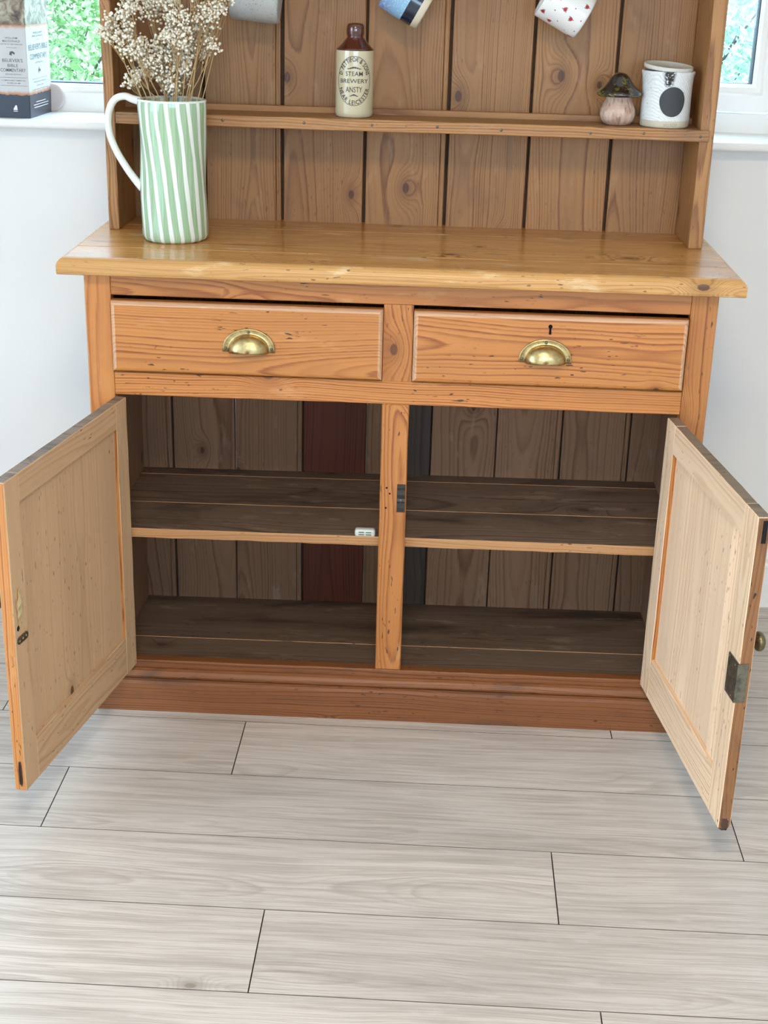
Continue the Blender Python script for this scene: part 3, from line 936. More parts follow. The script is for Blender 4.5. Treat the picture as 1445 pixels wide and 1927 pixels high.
# drawers
def drawer(x0, x1, keyhole):
    z0, z1 = 0.6868, 0.8150
    yf, yb = -0.0165, 0.006
    cx, cz = (x0 + x1) / 2, (z0 + z1) / 2
    bm = bmesh.new()
    box_into(bm, x0 - cx, x1 - cx, yf, yb, z0 - cz, z1 - cz)
    ed = [e for e in bm.edges if all(abs(v.co.y - yf) < 1e-6 for v in e.verts)]
    bmesh.ops.bevel(bm, geom=ed, offset=0.0075, segments=3, profile=0.5, affect='EDGES')
    o = link('drawer', bm_mesh(bm, 'drawer'), D, (cx, 0, cz), None, ('pine_x', 'pine_rub'), tone=0.03 if keyhole else 0.0)
    for p_ in o.data.polygons:
        if abs(p_.normal.x) > 0.15 or p_.normal.z > 0.15:
            if p_.normal.y < -0.02:
                p_.material_index = 1
    # drawer box behind the front
    bm = bmesh.new()
    w = x1 - x0
    box_into(bm, -w / 2 + 0.006, -w / 2 + 0.018, yb, 0.34, z0 - cz + 0.003, z1 - cz - 0.016)
    box_into(bm, w / 2 - 0.018, w / 2 - 0.006, yb, 0.34, z0 - cz + 0.003, z1 - cz - 0.016)
    box_into(bm, -w / 2 + 0.018, w / 2 - 0.018, 0.33, 0.34, z0 - cz + 0.003, z1 - cz - 0.016)
    box_into(bm, -w / 2 + 0.018, w / 2 - 0.018, yb, 0.33, z0 - cz + 0.003, z0 - cz + 0.011)
    link('drawer_box', bm_mesh(bm, 'drawer_box'), o, (0, 0, 0), None, ('inside_z',))
    # cup pull
    hx = -0.263 - cx if x0 < 0 else 0.260 - cx
    hz = 0.7345 - cz
    bm = bmesh.new()
    A1, B1, N = 0.0465, 0.0395, 28

    def outline(a_, b_, n_=N):
        return [(a_ * math.cos(math.pi * i / n_), b_ * (math.sin(math.pi * i / n_)) ** 0.92) for i in range(n_ + 1)]
    lo, li = outline(A1, B1), outline(0.0355, 0.0295)
    lo = [(x, z - 0.003 if i in (0, N) else z) for i, (x, z) in enumerate(lo)]
    li = [(x, z - 0.003 if i in (0, N) else z) for i, (x, z) in enumerate(li)]
    levels = [([(x, z) for x, z in lo], 0.0), ([(x, z) for x, z in lo], -0.0018), ([(x * .975, z * .97) for x, z in lo], -0.0027), ([(x * .95, z * .93) for x, z in lo], -0.0019), ([(x * 1.05, z * 1.06) for x, z in li], -0.0019), (li, -0.0026)]
    for k_ in range(1, 9):
        t = k_ / 8 * math.pi / 2
        levels.append(([(x * math.cos(t) ** 0.85 if k_ < 8 else x * 0.0, z * math.cos(t) ** 0.85 if k_ < 8 else 0.0) for x, z in li], -0.0026 - 0.0225 * math.sin(t) ** 1.0))
    # the hood: lofted from the flange, its lip open underneath
    rings = []
    for k_, (ol, y) in enumerate(levels[:6]):
        rings.append([bm.verts.new((x, y, z)) for x, z in ol])
    for k_ in range(1, 13):
        t = k_ / 12.02 * math.pi / 2
        sc_ = math.cos(t)
        rings.append([bm.verts.new((x * sc_ ** 0.8, -0.0026 - 0.0215 * math.sin(t), z * sc_ ** 0.8)) for x, z in li])
    for a_, b_ in zip(rings, rings[1:]):
        for i in range(N):
            f_ = bm.faces.new((a_[i], a_[i + 1], b_[i + 1], b_[i]))
            f_.smooth = True
    me_ = bm_mesh(bm, 'cup_pull')
    h = link('cup_pull', me_, o, (hx, yf - 0.0002, hz), None, ('brass',), True)
    md = h.modifiers.new('thick', 'SOLIDIFY')
    md.thickness = 0.0012
    for (sx, sz, m_) in ((-0.0405, 0.0035, 'screw'), (0.0405, 0.0035, 'screw'), (0.0, 0.0335, 'screw')):
        bm = bmesh.new()
        lathe_into(bm, [(0.0, 0.0012), (0.0016, 0.0010), (0.0026, 0.0003), (0.0028, -0.0006)], 14)
        box_into(bm, -0.0022, 0.0022, -0.0003, 0.0003, 0.0008, 0.00135)
        link('screw', bm_mesh(bm, 'screw'), o, (hx + sx, yf - 0.0026, hz + sz), (math.pi / 2, RND.uniform(0, 3), 0), (m_,))
    if keyhole:
        bm = bmesh.new()
        add_flat(bm, disc_geo(0.0037, 0.0037, 16, 0, 0.005), lambda a_, b_: (a_, 0, b_))
        add_flat(bm, ([(-0.0016, 0.004), (0.0016, 0.004), (0.0026, -0.009), (-0.0022, -0.009)], [(0, 1, 2, 3)]), lambda a_, b_: (a_, -0.00005, b_))
        bmesh.ops.solidify(bm, geom=bm.faces[:], thickness=0.0006)
        link('keyhole', bm_mesh(bm, 'keyhole'), o, (0.2655 - cx, yf - 0.0004, 0.7915 - cz), None, ('black',))
    return o


drawer(-0.5075, -0.0268, False)
drawer(0.0272, 0.5055, True)

# gap shadow under the top rail is real: the compartment behind is closed by a back panel
B('drawer_back_panel', (-0.5355, 0.5355, 0.386, 0.396, 0.655, ZW), 'inside_z', D, 0)


# doors
def door(s, hx, hy, ang, w, zb, zt, spec):
    """local axes: +x from hinge to free edge, -y towards the inner (visible) face; thickness goes to +y"""
    a_ = math.radians(ang)
    zc = (zb + zt) / 2
    th = 0.0205
    # local x = (s sin a, -cos a); inner normal = (-s cos a, -sin a)
    u = Vector((s * math.sin(a_), -math.cos(a_), 0))
    n_in = Vector((-s * math.cos(a_), -math.sin(a_), 0))
    # keep a right handed frame: local x = u, local z = up, local y = z cross x
    yl = Vector((0, 0, 1)).cross(u)
    inner = 1.0 if yl.dot(n_in) > 0 else -1.0        # sign of local y that faces the cupboard side
    rz = math.atan2(u.y, u.x)
    raw = spec['mat']
    fs, hs, tr, br = spec['free'], spec['hinge'], spec['top'], spec['bot']

    def yy(d0, d1):       # depth below the inner face -> local y range
        p, q = -d0 * inner, -d1 * inner
        return min(p, q), max(p, q)
    h = zt - zb
    pu0, pu1 = hs - 0.008, w - fs + 0.008
    pz0, pz1 = -h / 2 + br - 0.008, h / 2 - tr + 0.008
    me_ = board_mesh('door', pu1 - pu0, 0.009, pz1 - pz0, 0.0005)
    pc = Vector(((pu0 + pu1) / 2, -inner * (spec['recess'] + 0.0045), (pz0 + pz1) / 2))
    org = Vector((hx, hy, zc)) + u * pc.x + yl * pc.y + Vector((0, 0, pc.z))
    dr = link('door', me_, D, org, (0, 0, rz), (raw + '_z',), tone=spec.get('ptone', 0.0), seed=spec['seed'])

    def sub(name, b_, mat, bevel=0.0012, tone=0.0, wear=0.0005, axis=2, seed=None, cuts=14, mats=None):
        return board(name, b_, mats or mat, dr, bevel, 1, wear, cuts, axis, tone, seed, org=pc)
    y0_, y1_ = yy(0, th)
    st_h = sub('door_stile', (0, hs, y0_, y1_, -h / 2, h / 2), raw + '_z', tone=spec.get('htone', 0.0))
    st_f = sub('door_stile', (w - fs, w, y0_, y1_, -h / 2, h / 2), raw + '_z', mats=(raw + '_z', spec['edge'], 'pine_z', 'grime_y'), tone=0.0)
    for p_ in st_f.data.polygons:
        if p_.normal.x > 0.8:
            p_.material_index = 1
        elif p_.normal.z > 0.8:
            p_.material_index = 3
        elif p_.normal.y * inner < -0.8:
            p_.material_index = 2
    r1 = sub('door_rail', (hs, w - fs, y0_ + 0.0002, y1_ - 0.0002, h / 2 - tr, h / 2), raw + '_x', axis=0, mats=(raw + '_x', 'grime_y', 'pine_x'))
    for p_ in r1.data.polygons:
        if p_.normal.z > 0.8:
            p_.material_index = 1
        elif p_.normal.y * inner < -0.8:
            p_.material_index = 2
    for st_ in (st_h,):
        st_.data.materials.append(MAT['grime_y'])
        st_.data.materials.append(MAT['pine_z'])
        for p_ in st_.data.polygons:
            if p_.normal.z > 0.8:
                p_.material_index = 1
            elif p_.normal.x > 0.8 or p_.normal.y * inner < -0.8:
                p_.material_index = 2
    sub('door_rail', (hs, w - fs, y0_ + 0.0002, y1_ - 0.0002, -h / 2, -h / 2 + br), raw + '_x', axis=0, tone=spec.get('btone', 0.0))

    def at(uu, dd, z):
        return Vector((uu, -inner * dd, z - zc)) - pc
    # brass knob on the outer face
    me_ = lathe('knob', [(0.0, 0.030), (0.0075, 0.0295), (0.0135, 0.0265), (0.0160, 0.0215), (0.0150, 0.0175), (0.0105, 0.0135), (0.0065, 0.0100), (0.0055, 0.006), (0.0072, 0.0015), (0.0105, 0.0), (0.0105, -0.001)], 28)
    link('knob', me_, dr, at(spec['knob'][0], th, spec['knob'][1]), (math.pi / 2 * inner, 0, 0), ('old_brass',), True)
    # butt hinges on the hinge edge
    for zz in (zt - 0.09, zb + 0.09):
        me_ = lathe('hinge_barrel', [(0.0, -0.024), (0.0028, -0.024), (0.0028, 0.024), (0.0, 0.024)], 10)
        link('hinge_barrel', me_, dr, at(-0.001, th + 0.0015, zz), None, ('steel',), True)
    return dr, at, inner, th


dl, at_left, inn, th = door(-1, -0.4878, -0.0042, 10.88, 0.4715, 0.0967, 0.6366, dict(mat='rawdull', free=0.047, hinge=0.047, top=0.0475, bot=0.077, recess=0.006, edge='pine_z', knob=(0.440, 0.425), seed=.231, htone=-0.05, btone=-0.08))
at = at_left
# small iron catch plate, key hole and old putty patch on the left door's free stile
bm = bmesh.new()
box_into(bm, -0.0175, 0.0175, -0.0009, 0.0009, -0.006, 0.006)
ed = [e for e in bm.edges if abs((e.verts[0].co - e.verts[1].co).normalized().y) > 0.9]
bmesh.ops.bevel(bm, geom=ed, offset=0.0055, segments=4, profile=0.5, affect='EDGES')
link('catch_plate', bm_mesh(bm, 'catch_plate'), dl, at(0.4485, -0.0009, 0.367), None, ('lock_steel',))
for du in (-0.011, 0.0, 0.011):
    me = lathe('screw', [(0, 0.0009), (0.0018, 0.0006), (0.0024, 0.0)], 10)
    link('screw', me, dl, at(0.4485 + du, -0.0018, 0.367), (-math.pi / 2 * inn, 0, 0), ('brass',))
me = lathe('key_hole', [(0, 0.0004), (0.0042, 0.0003), (0.0048, 0.0)], 12)
link('key_hole', me, dl, at(0.459, -0.0001, 0.388), (-math.pi / 2 * inn, 0, 0), ('black',))
MAT['putty'] = painted('cream_putty', (0.92, 0.74, 0.42), 0.7, 0.1)
bm = bmesh.new()
pts = []
for i in range(30):
    t = 2 * math.pi * i / 30
    r = 1 + 0.35 * noise.noise(Vector((math.cos(t) * 2.3, math.sin(t) * 2.3, 3.3))) + 0.12 * math.sin(5 * t)
    pts.append((0.0115 * r * math.cos(t), 0.030 * r * math.sin(t)))
add_flat(bm, (pts, [tuple(range(30))]), lambda p_, q_: (p_, 0, q_))
bmesh.ops.solidify(bm, geom=bm.faces[:], thickness=0.0009)
link('putty_patch', bm_mesh(bm, 'putty_patch'), dl, at(0.4515, -0.0020, 0.420), None, ('putty',))

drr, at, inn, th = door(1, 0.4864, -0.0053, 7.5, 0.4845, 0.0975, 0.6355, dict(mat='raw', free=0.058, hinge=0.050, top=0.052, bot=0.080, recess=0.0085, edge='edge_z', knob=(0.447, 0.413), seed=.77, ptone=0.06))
# panel of the right door has a paler slip of wood down its free side
dz = 0.0975 + 0.080
b0 = at(0.3745, 0.0058, dz)
b1 = at(0.4270, 0.0088, 0.6355 - 0.052)
me = board_mesh('panel_slip', 0.0525, 0.004, 0.6355 - 0.052 - dz, 0.0008)
link('panel_slip', me, drr, (b0 + b1) / 2, None, ('raw_z',), tone=0.14, seed=.913)
# lock let into the free edge, wrapping round it
bm = bmesh.new()
box_into(bm, -0.022, 0.022, -0.0012, 0.0012, -0.0335, 0.0335)
box_into(bm, 0.020, 0.0222, 0.0 - 0.0012 if inn < 0 else -0.0165, 0.0165 if inn < 0 else 0.0012, -0.0335, 0.0335)
link('lock_plate', bm_mesh(bm, 'lock_plate'), drr, at(0.4632, -0.0008, 0.360), None, ('lock_steel',))
for du, dz_ in ((-0.018, 0.029), (-0.018, -0.029), (0.006, -0.029), (0.010, 0.027)):
    me = lathe('screw', [(0, 0.001), (0.0014, 0.0007), (0.002, 0.0)], 10)
    link('screw', me, drr, at(0.4632 + du, -0.0020, 0.360 + dz_), (-math.pi / 2 * inn, 0, 0), ('screw',))
bm = bmesh.new()
box_into(bm, 0, 0.0012, -0.0035, 0.0035, -0.018, 0.018)
box_into(bm, 0, 0.0022, -0.0012, 0.0012, -0.012, 0.012)
link('edge_mortise', bm_mesh(bm, 'edge_mortise'), drr, at(0.4842, 0.012, 0.612), None, ('black',))
# dark broken corner at the foot of the right door, old hinge scar on the left door's edge
bm = bmesh.new()
bmesh.ops.create_icosphere(bm, subdivisions=3, radius=1.0)
for v in bm.verts:
    v.co = Vector((v.co.x * 0.0055, v.co.y * 0.0108, v.co.z * 0.015)) * (1 + 0.25 * noise.noise(v.co * 3.0))
link('broken_corner', bm_mesh(bm, 'broken_corner'), drr, at(0.4805, 0.0105, 0.1060), None, ('tip',))
bm = bmesh.new()
pts = []
for i in range(24):
    t = 2 * math.pi * i / 24
    r = 1 + 0.3 * noise.noise(Vector((math.cos(t) * 2.5, math.sin(t) * 2.5, 9.1)))
    pts.append((0.0035 * r * math.cos(t), 0.023 * r * math.sin(t)))
add_flat(bm, (pts, [tuple(range(24))]), lambda p_, q_: (0, p_, q_))
bmesh.ops.solidify(bm, geom=bm.faces[:], thickness=0.0008)
link('edge_scar', bm_mesh(bm, 'edge_scar'), dl, at_left(0.4722, 0.0085, 0.1290), None, ('tip',))

# catch on the centre post: a bent iron strap with one screw
bm = bmesh.new()
prof = [(0.0, 0.027), (-0.0022, 0.027), (-0.0026, 0.020), (-0.0018, 0.0175), (-0.0042, 0.015), (-0.0050, 0.008), (-0.0034, 0.0), (-0.0046, -0.0055), (-0.0036, -0.008), (-0.0020, -0.009), (-0.0026, -0.018), (-0.0024, -0.027), (0.0, -0.027)]
rings = [[bm.verts.new((x, y, z)) for y, z in prof] for x in (-0.0075, 0.0075)]
for i in range(len(prof)):
    bm.faces.new((rings[0][i], rings[0][(i + 1) % len(prof)], rings[1][(i + 1) % len(prof)], rings[1][i]))
bm.faces.new(rings[0])
bm.faces.new(rings[1][::-1])
link('door_catch', bm_mesh(bm, 'door_catch'), D, (0.0145, -0.0001, 0.460), None, ('steel',))
me = lathe('screw', [(0, 0.0011), (0.0022, 0.0008), (0.0030, 0.0)], 12)
link('screw', me, D, (0.0145, -0.0045, 0.4565), (math.pi / 2, 0, 0), ('screw',))
for (x, z) in ((-0.0125, 0.479), (-0.0065, 0.468), (-0.0130, 0.4395)):
    me = lathe('nail_hole', [(0, 0.0004), (0.0016, 0.0003), (0.0020, 0.0)], 8)
    link('nail_hole', me, D, (x, -0.0001, z), (math.pi / 2, 0, 0), ('black',))
# white magnetic catch on the inner shelf
bm = bmesh.new()
box_into(bm, -0.0195, 0.0195, -0.008, 0.008, 0, 0.0150)
ed = [e for e in bm.edges]
bmesh.ops.bevel(bm, geom=ed, offset=0.0045, segments=3, profile=0.5, affect='EDGES')
mc = link('magnetic_catch', bm_mesh(bm, 'magnetic_catch'), D, (-0.0515, 0.0295, zs(0.02, 1) - 0.0035), None, ('white_plastic',), True)
for sx in (-0.0068, 0.0068):
    for sz in (0.0052, 0.0098):
        me = board_mesh('slot', 0.0105, 0.0012, 0.0020, 0.0003)
        link('slot', me, mc, (sx, -0.0078, sz), None, ('slot',))
# brass cup hooks under the upper shelf
HOOKS = []


def cup_hook(x, y, zbot):
    bm = bmesh.new()
    z0 = ZS2 - 0.020
    e_ = zbot - (z0 - 0.030)
    pts_ = [(0, 0, 0.002), (0, 0, -0.006), (0, -0.002, -0.010), (0, -0.010, -0.014), (0, -0.013, -0.021), (0, -0.009, -0.028), (0, 0.0, -0.030), (0, 0.008, -0.027), (0, 0.011, -0.021)]
    pts_ = [p_ if i_ == 0 else (p_[0], p_[1], p_[2] + e_) for i_, p_ in enumerate(pts_)]
    tube_into(bm, spline(pts_, 4), 0.0013, 8)
    lathe_into(bm, [(0, -0.0015), (0.005, -0.0012), (0.005, 0.0)], 14)
    link('cup_hook', bm_mesh(bm, 'cup_hook'), D, (x, y, z0), None, ('brass',), True)


# ------------------------------------------------------------------ things on the dresser
def glaze(name, c, rough=0.12, coat=0.6):
    return plain(name, c, rough, 0, 0.5, coat)


# striped pitcher
k = NT('green_striped_glaze')
ox, oy, oz = k.sep(k.obj())
ang = k.math('ARCTAN2', oy, ox)
wob = k.math('MULTIPLY', k.math('SUBTRACT', k.noise(k.comb(k.math('MULTIPLY', ox, 22.0), k.math('MULTIPLY', oy, 22.0), k.math('MULTIPLY', oz, 9.0)), 1.0, 1.0), 0.5), 0.13)
t_ = k.math('MULTIPLY', k.math('SUBTRACT', 0.25, oz), 1.7)
ph = k.math('FRACT', k.math('MULTIPLY', k.math('ADD', k.math('SUBTRACT', ang, t_), k.math('ADD', wob, 10.0)), 19.0 / (2 * math.pi)))
tri = k.math('ABSOLUTE', k.math('SUBTRACT', ph, 0.5))
wid = k.math('MULTIPLY_ADD', k.noise(k.comb(k.math('MULTIPLY', ox, 30), k.math('MULTIPLY', oy, 30), k.math('MULTIPLY', oz, 12)), 1, 1), 0.16, 0.11)
stripe = k.smooth(k.math('SUBTRACT', wid, tri), -0.02, 0.02)
brush = k.noise(k.comb(k.math('MULTIPLY', ang, 30.0), 0.0, k.math('MULTIPLY', oz, 7.0)), 1.0, 3.0, 0.6)
green = k.mix(k.smooth(brush, 0.3, 0.7), (0.27, 0.43, 0.245, 1), (0.40, 0.56, 0.365, 1))
rim = k.math('GREATER_THAN', oz, 0.247)
colr = k.mix(k.math('MAXIMUM', stripe, rim), green, (0.80, 0.84, 0.79, 1))
k.link(colr, k.b.inputs['Base Color'])
k.b.inputs['Roughness'].default_value = 0.14
k.b.inputs['Coat Weight'].default_value = 0.5
k.bump(k.math('MULTIPLY', stripe, 1.0), 0.25, 0.002)
MAT['stripes'] = k.m
MAT['white_glaze'] = glaze('white_glaze', (0.78, 0.81, 0.75))
PX, PY = -0.4215, 0.166
pit = empty('striped_pitcher', dw(PX, PY, T_TOP), PSI)
thing(pit, 'tall ceramic pitcher with green and white stripes and a white handle', 'pitcher')


def pit_r(a_, z):
    t = z / 0.25
    tw = a_ + 1.2 * t
    r = 1 + 0.018 * math.sin(3 * tw + 1.0 + 5 * t) * (0.4 + t) + 0.010 * math.sin(5 * a_ + 9 * t)
    if t > 0.8:      # spout opposite the handle
        r += 0.045 * ((t - 0.8) / 0.2) ** 2 * max(0, math.cos(a_)) ** 6
    return r


prof = [(0.0, 0.004), (0.045, 0.003), (0.054, 0.0), (0.0585, 0.004), (0.0605, 0.010)] + [(0.0608 - 0.0012 * math.sin(z / 0.25 * math.pi), z) for z in [0.010 + 0.0092 * i for i in range(1, 26)]] + [(0.0600, 0.2470), (0.0590, 0.2505), (0.0570, 0.2500), (0.0555, 0.2465)] + [(0.0550, 0.2465 - 0.04 * i) for i in range(1, 6)] + [(0.052, 0.015), (0.0, 0.014)]
me = lathe('pitcher_body', prof, 96, pit_r)
link('pitcher_body', me, pit, (0, 0, 0), None, ('stripes',), True)
bm = bmesh.new()
hp = spline([(-0.0555, 0, 0.2440), (-0.0700, 0, 0.2475), (-0.0850, 0, 0.2520), (-0.1030, 0, 0.2450), (-0.1145, 0, 0.2220), (-0.1150, 0, 0.1900), (-0.1040, 0, 0.1580), (-0.0860, 0, 0.1270), (-0.0700, 0, 0.1050), (-0.0570, 0, 0.0900)], 6)
tube_into(bm, hp, [0.0075 + 0.0018 * (abs(i / (len(hp) - 1) - 0.5) * 2) ** 3 for i in range(len(hp))], 16, 0.85)
link('handle', bm_mesh(bm, 'handle'), pit, (0, 0, 0), None, ('white_glaze',), True)

# dried gypsophila
MAT['straw'] = plain('straw_stem', (0.50, 0.335, 0.155), 0.8)
k = NT('dried_white_blossom')
n = k.noise(k.obj(), 130, 2.0)
k.link(k.ramp(n, [(0.3, (0.62, 0.53, 0.38)), (0.5, (0.88, 0.81, 0.66)), (0.7, (0.95, 0.91, 0.80))]), k.b.inputs['Base Color'])
k.b.inputs['Roughness'].default_value = 0.9
MAT['blossom'] = k.m
# unit blossom meshes
tmpb = bmesh.new()
bmesh.ops.create_icosphere(tmpb, subdivisions=1, radius=1.0)
UV_ = [v.co.copy() for v in tmpb.verts]
UF_ = [tuple(v.index for v in f_.verts) for f_ in tmpb.faces]
tmpb.free()
fr = random.Random(3)
# (dx from pitcher axis, dy, height above worktop, spread, blossoms)
MX = 0.00106
cl = [(235, 75, 20, 46), (262, 50, 24, 60), (295, 40, 24, 60), (328, 44, 22, 56), (350, 58, 18, 40), (255, 95, 20, 46), (283, 112, 24, 60), (320, 95, 22, 50), (345, 86, 24, 62), (378, 76, 20, 56), (300, 128, 24, 62), (335, 122, 24, 60), (365, 112, 20, 46), (275, 145, 18, 40), (310, 152, 26, 64), (345, 150, 22, 46), (262, 166, 12, 18), (392, 98, 14, 26), (388, 48, 20, 56), (372, 2, 22, 56), (412, 26, 15, 34), (423, 10, 9, 16), (352, -18, 20, 40), (392, -30, 22, 40), (326, 172, 22, 34)]
for ci, (px, py, rad, nb) in enumerate(cl):
    c0 = Vector(((px - 328) * MX, fr.uniform(-0.035, 0.035), T_TOP * 0 + 0.252 + (188 - py) * 0.00101))
    sp_root = empty('dried_gypsophila_spray', dw(PX, PY, T_TOP + 0.02), PSI)
    lab = ('dried white gypsophila spray leaning out over the pitcher handle', 'dried white gypsophila spray in the middle of the pitcher bunch', 'dried white gypsophila spray leaning towards the grey hanging mug')[0 if px < 280 else 1 if px < 368 else 2]
    thing(sp_root, lab, 'dried flowers', 'gypsophila sprays in the pitcher')
    v, f = [], []
    bm = bmesh.new()
    base = Vector((fr.uniform(-0.03, 0.035), fr.uniform(-0.03, 0.03), 0.02))
    neck = Vector((max(-0.046, min(0.046, c0.x * 0.45 + fr.uniform(-.008, .008))), c0.y * 0.6, 0.225))
    hub = neck.lerp(c0, 0.62) + Vector((0, 0, -0.006))
    if hub.z < 0.235:
        hub.z = 0.235
    tube_into(bm, spline([base - Vector((0, 0, 0.0)), neck, hub], 6), 0.0010, 5)
    R_ = rad * MX * 1.25
    subs = []
    for q_ in range(max(5, nb // 4)):
        d = Vector((fr.gauss(0, 1), fr.gauss(0, 1), fr.gauss(0.25, 1))).normalized()
        e = c0 + Vector((d.x * R_ * 0.78, d.y * R_ * 0.85, d.z * R_ * 0.70)) * fr.uniform(.5, 1.0)
        subs.append(e)
        tube_into(bm, spline([hub, hub.lerp(e, .5) + Vector((fr.uniform(-.003, .003), 0, -.001)), e - (e - hub).normalized() * 0.006], 3), 0.00055, 3, cap=False)
    for q_ in range(int(nb * 3.2)):
        e = fr.choice(subs)
        d = Vector((fr.gauss(0, 1), fr.gauss(0, 1), fr.gauss(0.2, 1))).normalized()
        p = e + d * fr.uniform(0.003, 0.0165)
        tube_into(bm, [e - (e - hub).normalized() * 0.006, p], 0.00032, 3, cap=False)
        s_ = fr.choice((0.0018, 0.0023, 0.0027, 0.0031))
        i0 = len(v)
        for w_ in UV_:
            jit = 1 + 0.28 * fr.uniform(-1, 1)
            v.append(tuple(p + w_ * s_ * jit))
        f += [tuple(i0 + t for t in ff) for ff in UF_]
    link('stem', bm_mesh(bm, 'stem'), sp_root, (0, 0, -0.02), None, ('straw',))
    me = bpy.data.meshes.new('blossom')
    me.from_pydata(v, [], f)
    o = link('blossom', me, sp_root, (0, 0, -0.02), None, ('blossom',), True)
    o['kind'] = 'stuff'

# stoneware bottle
MAT['cream_glaze'] = glaze('cream_salt_glaze', (0.56, 0.485, 0.32), 0.16, 0.5)
MAT['brown_glaze'] = glaze('treacle_brown_glaze', (0.085, 0.022, 0.012), 0.10, 0.8)
BX, BY, BR = -0.1015, 0.2865, 0.0350
bot = empty('stoneware_bottle', dw(BX, BY, ZS), PSI)
thing(bot, 'cream stoneware brewery bottle with a brown glazed neck and black oval print', 'bottle')
prof = [(0.0, 0.003), (0.028, 0.002), (0.0325, 0.0), (0.0345, 0.003), (0.0352, 0.008), (0.0350, 0.06), (0.0350, 0.112), (0.0347, 0.1185)]
link('body', lathe('body', prof, 64), bot, None, None, ('cream_glaze',), True)
prof = [(0.0347, 0.1183), (0.0338, 0.1210), (0.0315, 0.1228), (0.0250, 0.1290), (0.0185, 0.1365), (0.0158, 0.1395), (0.0148, 0.1412), (0.0152, 0.1430), (0.0163, 0.1470), (0.0167, 0.1520), (0.0163, 0.1575), (0.0152, 0.1620), (0.0132, 0.1645), (0.0100, 0.1652), (0.0088, 0.1630), (0.0085, 0.150), (0.0, 0.149)]
link('neck', lathe('neck', prof, 64), bot, None, None, ('brown_glaze',), True)
bm = bmesh.new()
zc = 0.0660


def wrap(a_, b_, r=BR + 0.00035, z=zc):
    t = -math.pi / 2 + a_ / r + 0.03
    return (r * math.cos(t), r * math.sin(t), z + b_)


add_flat(bm, ring_geo(0.0335, 0.0438, 0.0010, 96), wrap)
for body, w_, h_, y_ in (('STEAM', 0.0325, 0.0080, 0.0128), ('BREWERY', 0.0550, 0.0072, 0.0), ('ANSTY', 0.0310, 0.0096, -0.0150)):
    add_flat(bm, fit_text(body, w_, h_, 0.004), lambda a_, b_, y_=y_: wrap(a_, b_ + y_))


def arc_text(body, a0, a1, ea, eb, h, outward):
    gl = []
    for ch in body:
        if ch == ' ':
            gl.append((None, 0.34))
            continue
        v_, f_ = text_geo(ch, 1.0, 0.02)
        gl.append(((v_, f_), (0.10 if ch == '.' else max(q_[0] for q_ in v_) - min(q_[0] for q_ in v_)) + 0.13))
    # arc length table of the ellipse between the two angles
    M = 200
    tt = [a0 + (a1 - a0) * i / M for i in range(M + 1)]
    ln = [0.0]
    for p_, q_ in zip(tt, tt[1:]):
        ln.append(ln[-1] + math.hypot(ea * (math.cos(q_) - math.cos(p_)), eb * (math.sin(q_) - math.sin(p_))))
    tot = sum(g_[1] for g_ in gl)
    sx = ln[-1] / tot
    sc_ = h / 0.72
    pos = 0.0
    for g_, w_ in gl:
        mid = (pos + w_ / 2) * sx
        pos += w_
        if g_ is None:
            continue
        kx = min(range(M + 1), key=lambda q_: abs(ln[q_] - mid))
        t = tt[kx]
        cx, cy = ea * math.cos(t), eb * math.sin(t)
        nx, ny = cx / ea ** 2, cy / eb ** 2
        l_ = math.hypot(nx, ny)
        nx, ny = nx / l_, ny / l_
        if not outward:
            nx, ny = -nx, -ny
        drop = -0.30 if w_ < 0.25 and len(g_[0]) < 6 else 0.0
        add_flat(bm, ([(cx + ny * x_ * sx + nx * (y_ + drop) * sc_, cy - nx * x_ * sx + ny * (y_ + drop) * sc_) for x_, y_ in g_[0]], g_[1]), lambda p_, q_: wrap(p_, q_))


arc_text('D. PETTIFOR & SONS', math.radians(164), math.radians(16), 0.0283, 0.0380, 0.0078, True)
arc_text('NEAR LEICESTER', math.radians(199), math.radians(341), 0.0283, 0.0380, 0.0076, False)
for y_, w_ in ((0.0225, 0.0125), (-0.0255, 0.0075)):
    for t in range(-6, 7):
        x_ = t / 6 * w_
        add_flat(bm, disc_geo(w_ / 11, 0.0012 * (1.2 - abs(t) / 8) * (1 + 0.5 * (t % 2)), 10, x_, y_ + 0.0012 * math.cos(t / 6 * 3)), wrap)
link('oval_print', bm_mesh(bm, 'oval_print'), bot, None, None, ('ink',))

# mushroom ornament
k = NT('mottled_dark_glaze')
n = k.noise(k.obj(), 95, 3.0, 0.6, 0.8)
n2 = k.noise(k.obj(), 28, 2.0)
c1 = k.ramp(n, [(0.35, (0.010, 0.008, 0.008)), (0.52, (0.040, 0.020, 0.014)), (0.60, (0.13, 0.12, 0.02)), (0.72, (0.28, 0.27, 0.04))])
c1 = k.mix(k.smooth(n2, 0.42, 0.62), c1, (0.02, 0.016, 0.015, 1))
k.link(c1, k.b.inputs['Base Color'])
k.b.inputs['Roughness'].default_value = 0.12
k.b.inputs['Coat Weight'].default_value = 0.8
MAT['cap'] = k.m
k = NT('ribbed_pink_clay')
ox, oy, oz = k.sep(k.obj())
an = k.math('ARCTAN2', oy, ox)
n = k.noise(k.comb(k.math('MULTIPLY', an, 6.0), 0.0, k.math('MULTIPLY', oz, 40.0)), 1.0, 3.0)
n2 = k.noise(k.obj(), 60, 3.0)
c1 = k.mix(k.smooth(n2, 0.3, 0.7), (0.46, 0.285, 0.21, 1), (0.62, 0.46, 0.36, 1))
c1 = k.mix(k.math('MULTIPLY', k.smooth(n, 0.56, 0.66), 0.6), c1, (0.16, 0.08, 0.055, 1))
k.link(c1, k.b.inputs['Base Color'])
k.b.inputs['Roughness'].default_value = 0.45
MAT['clay'] = k.m
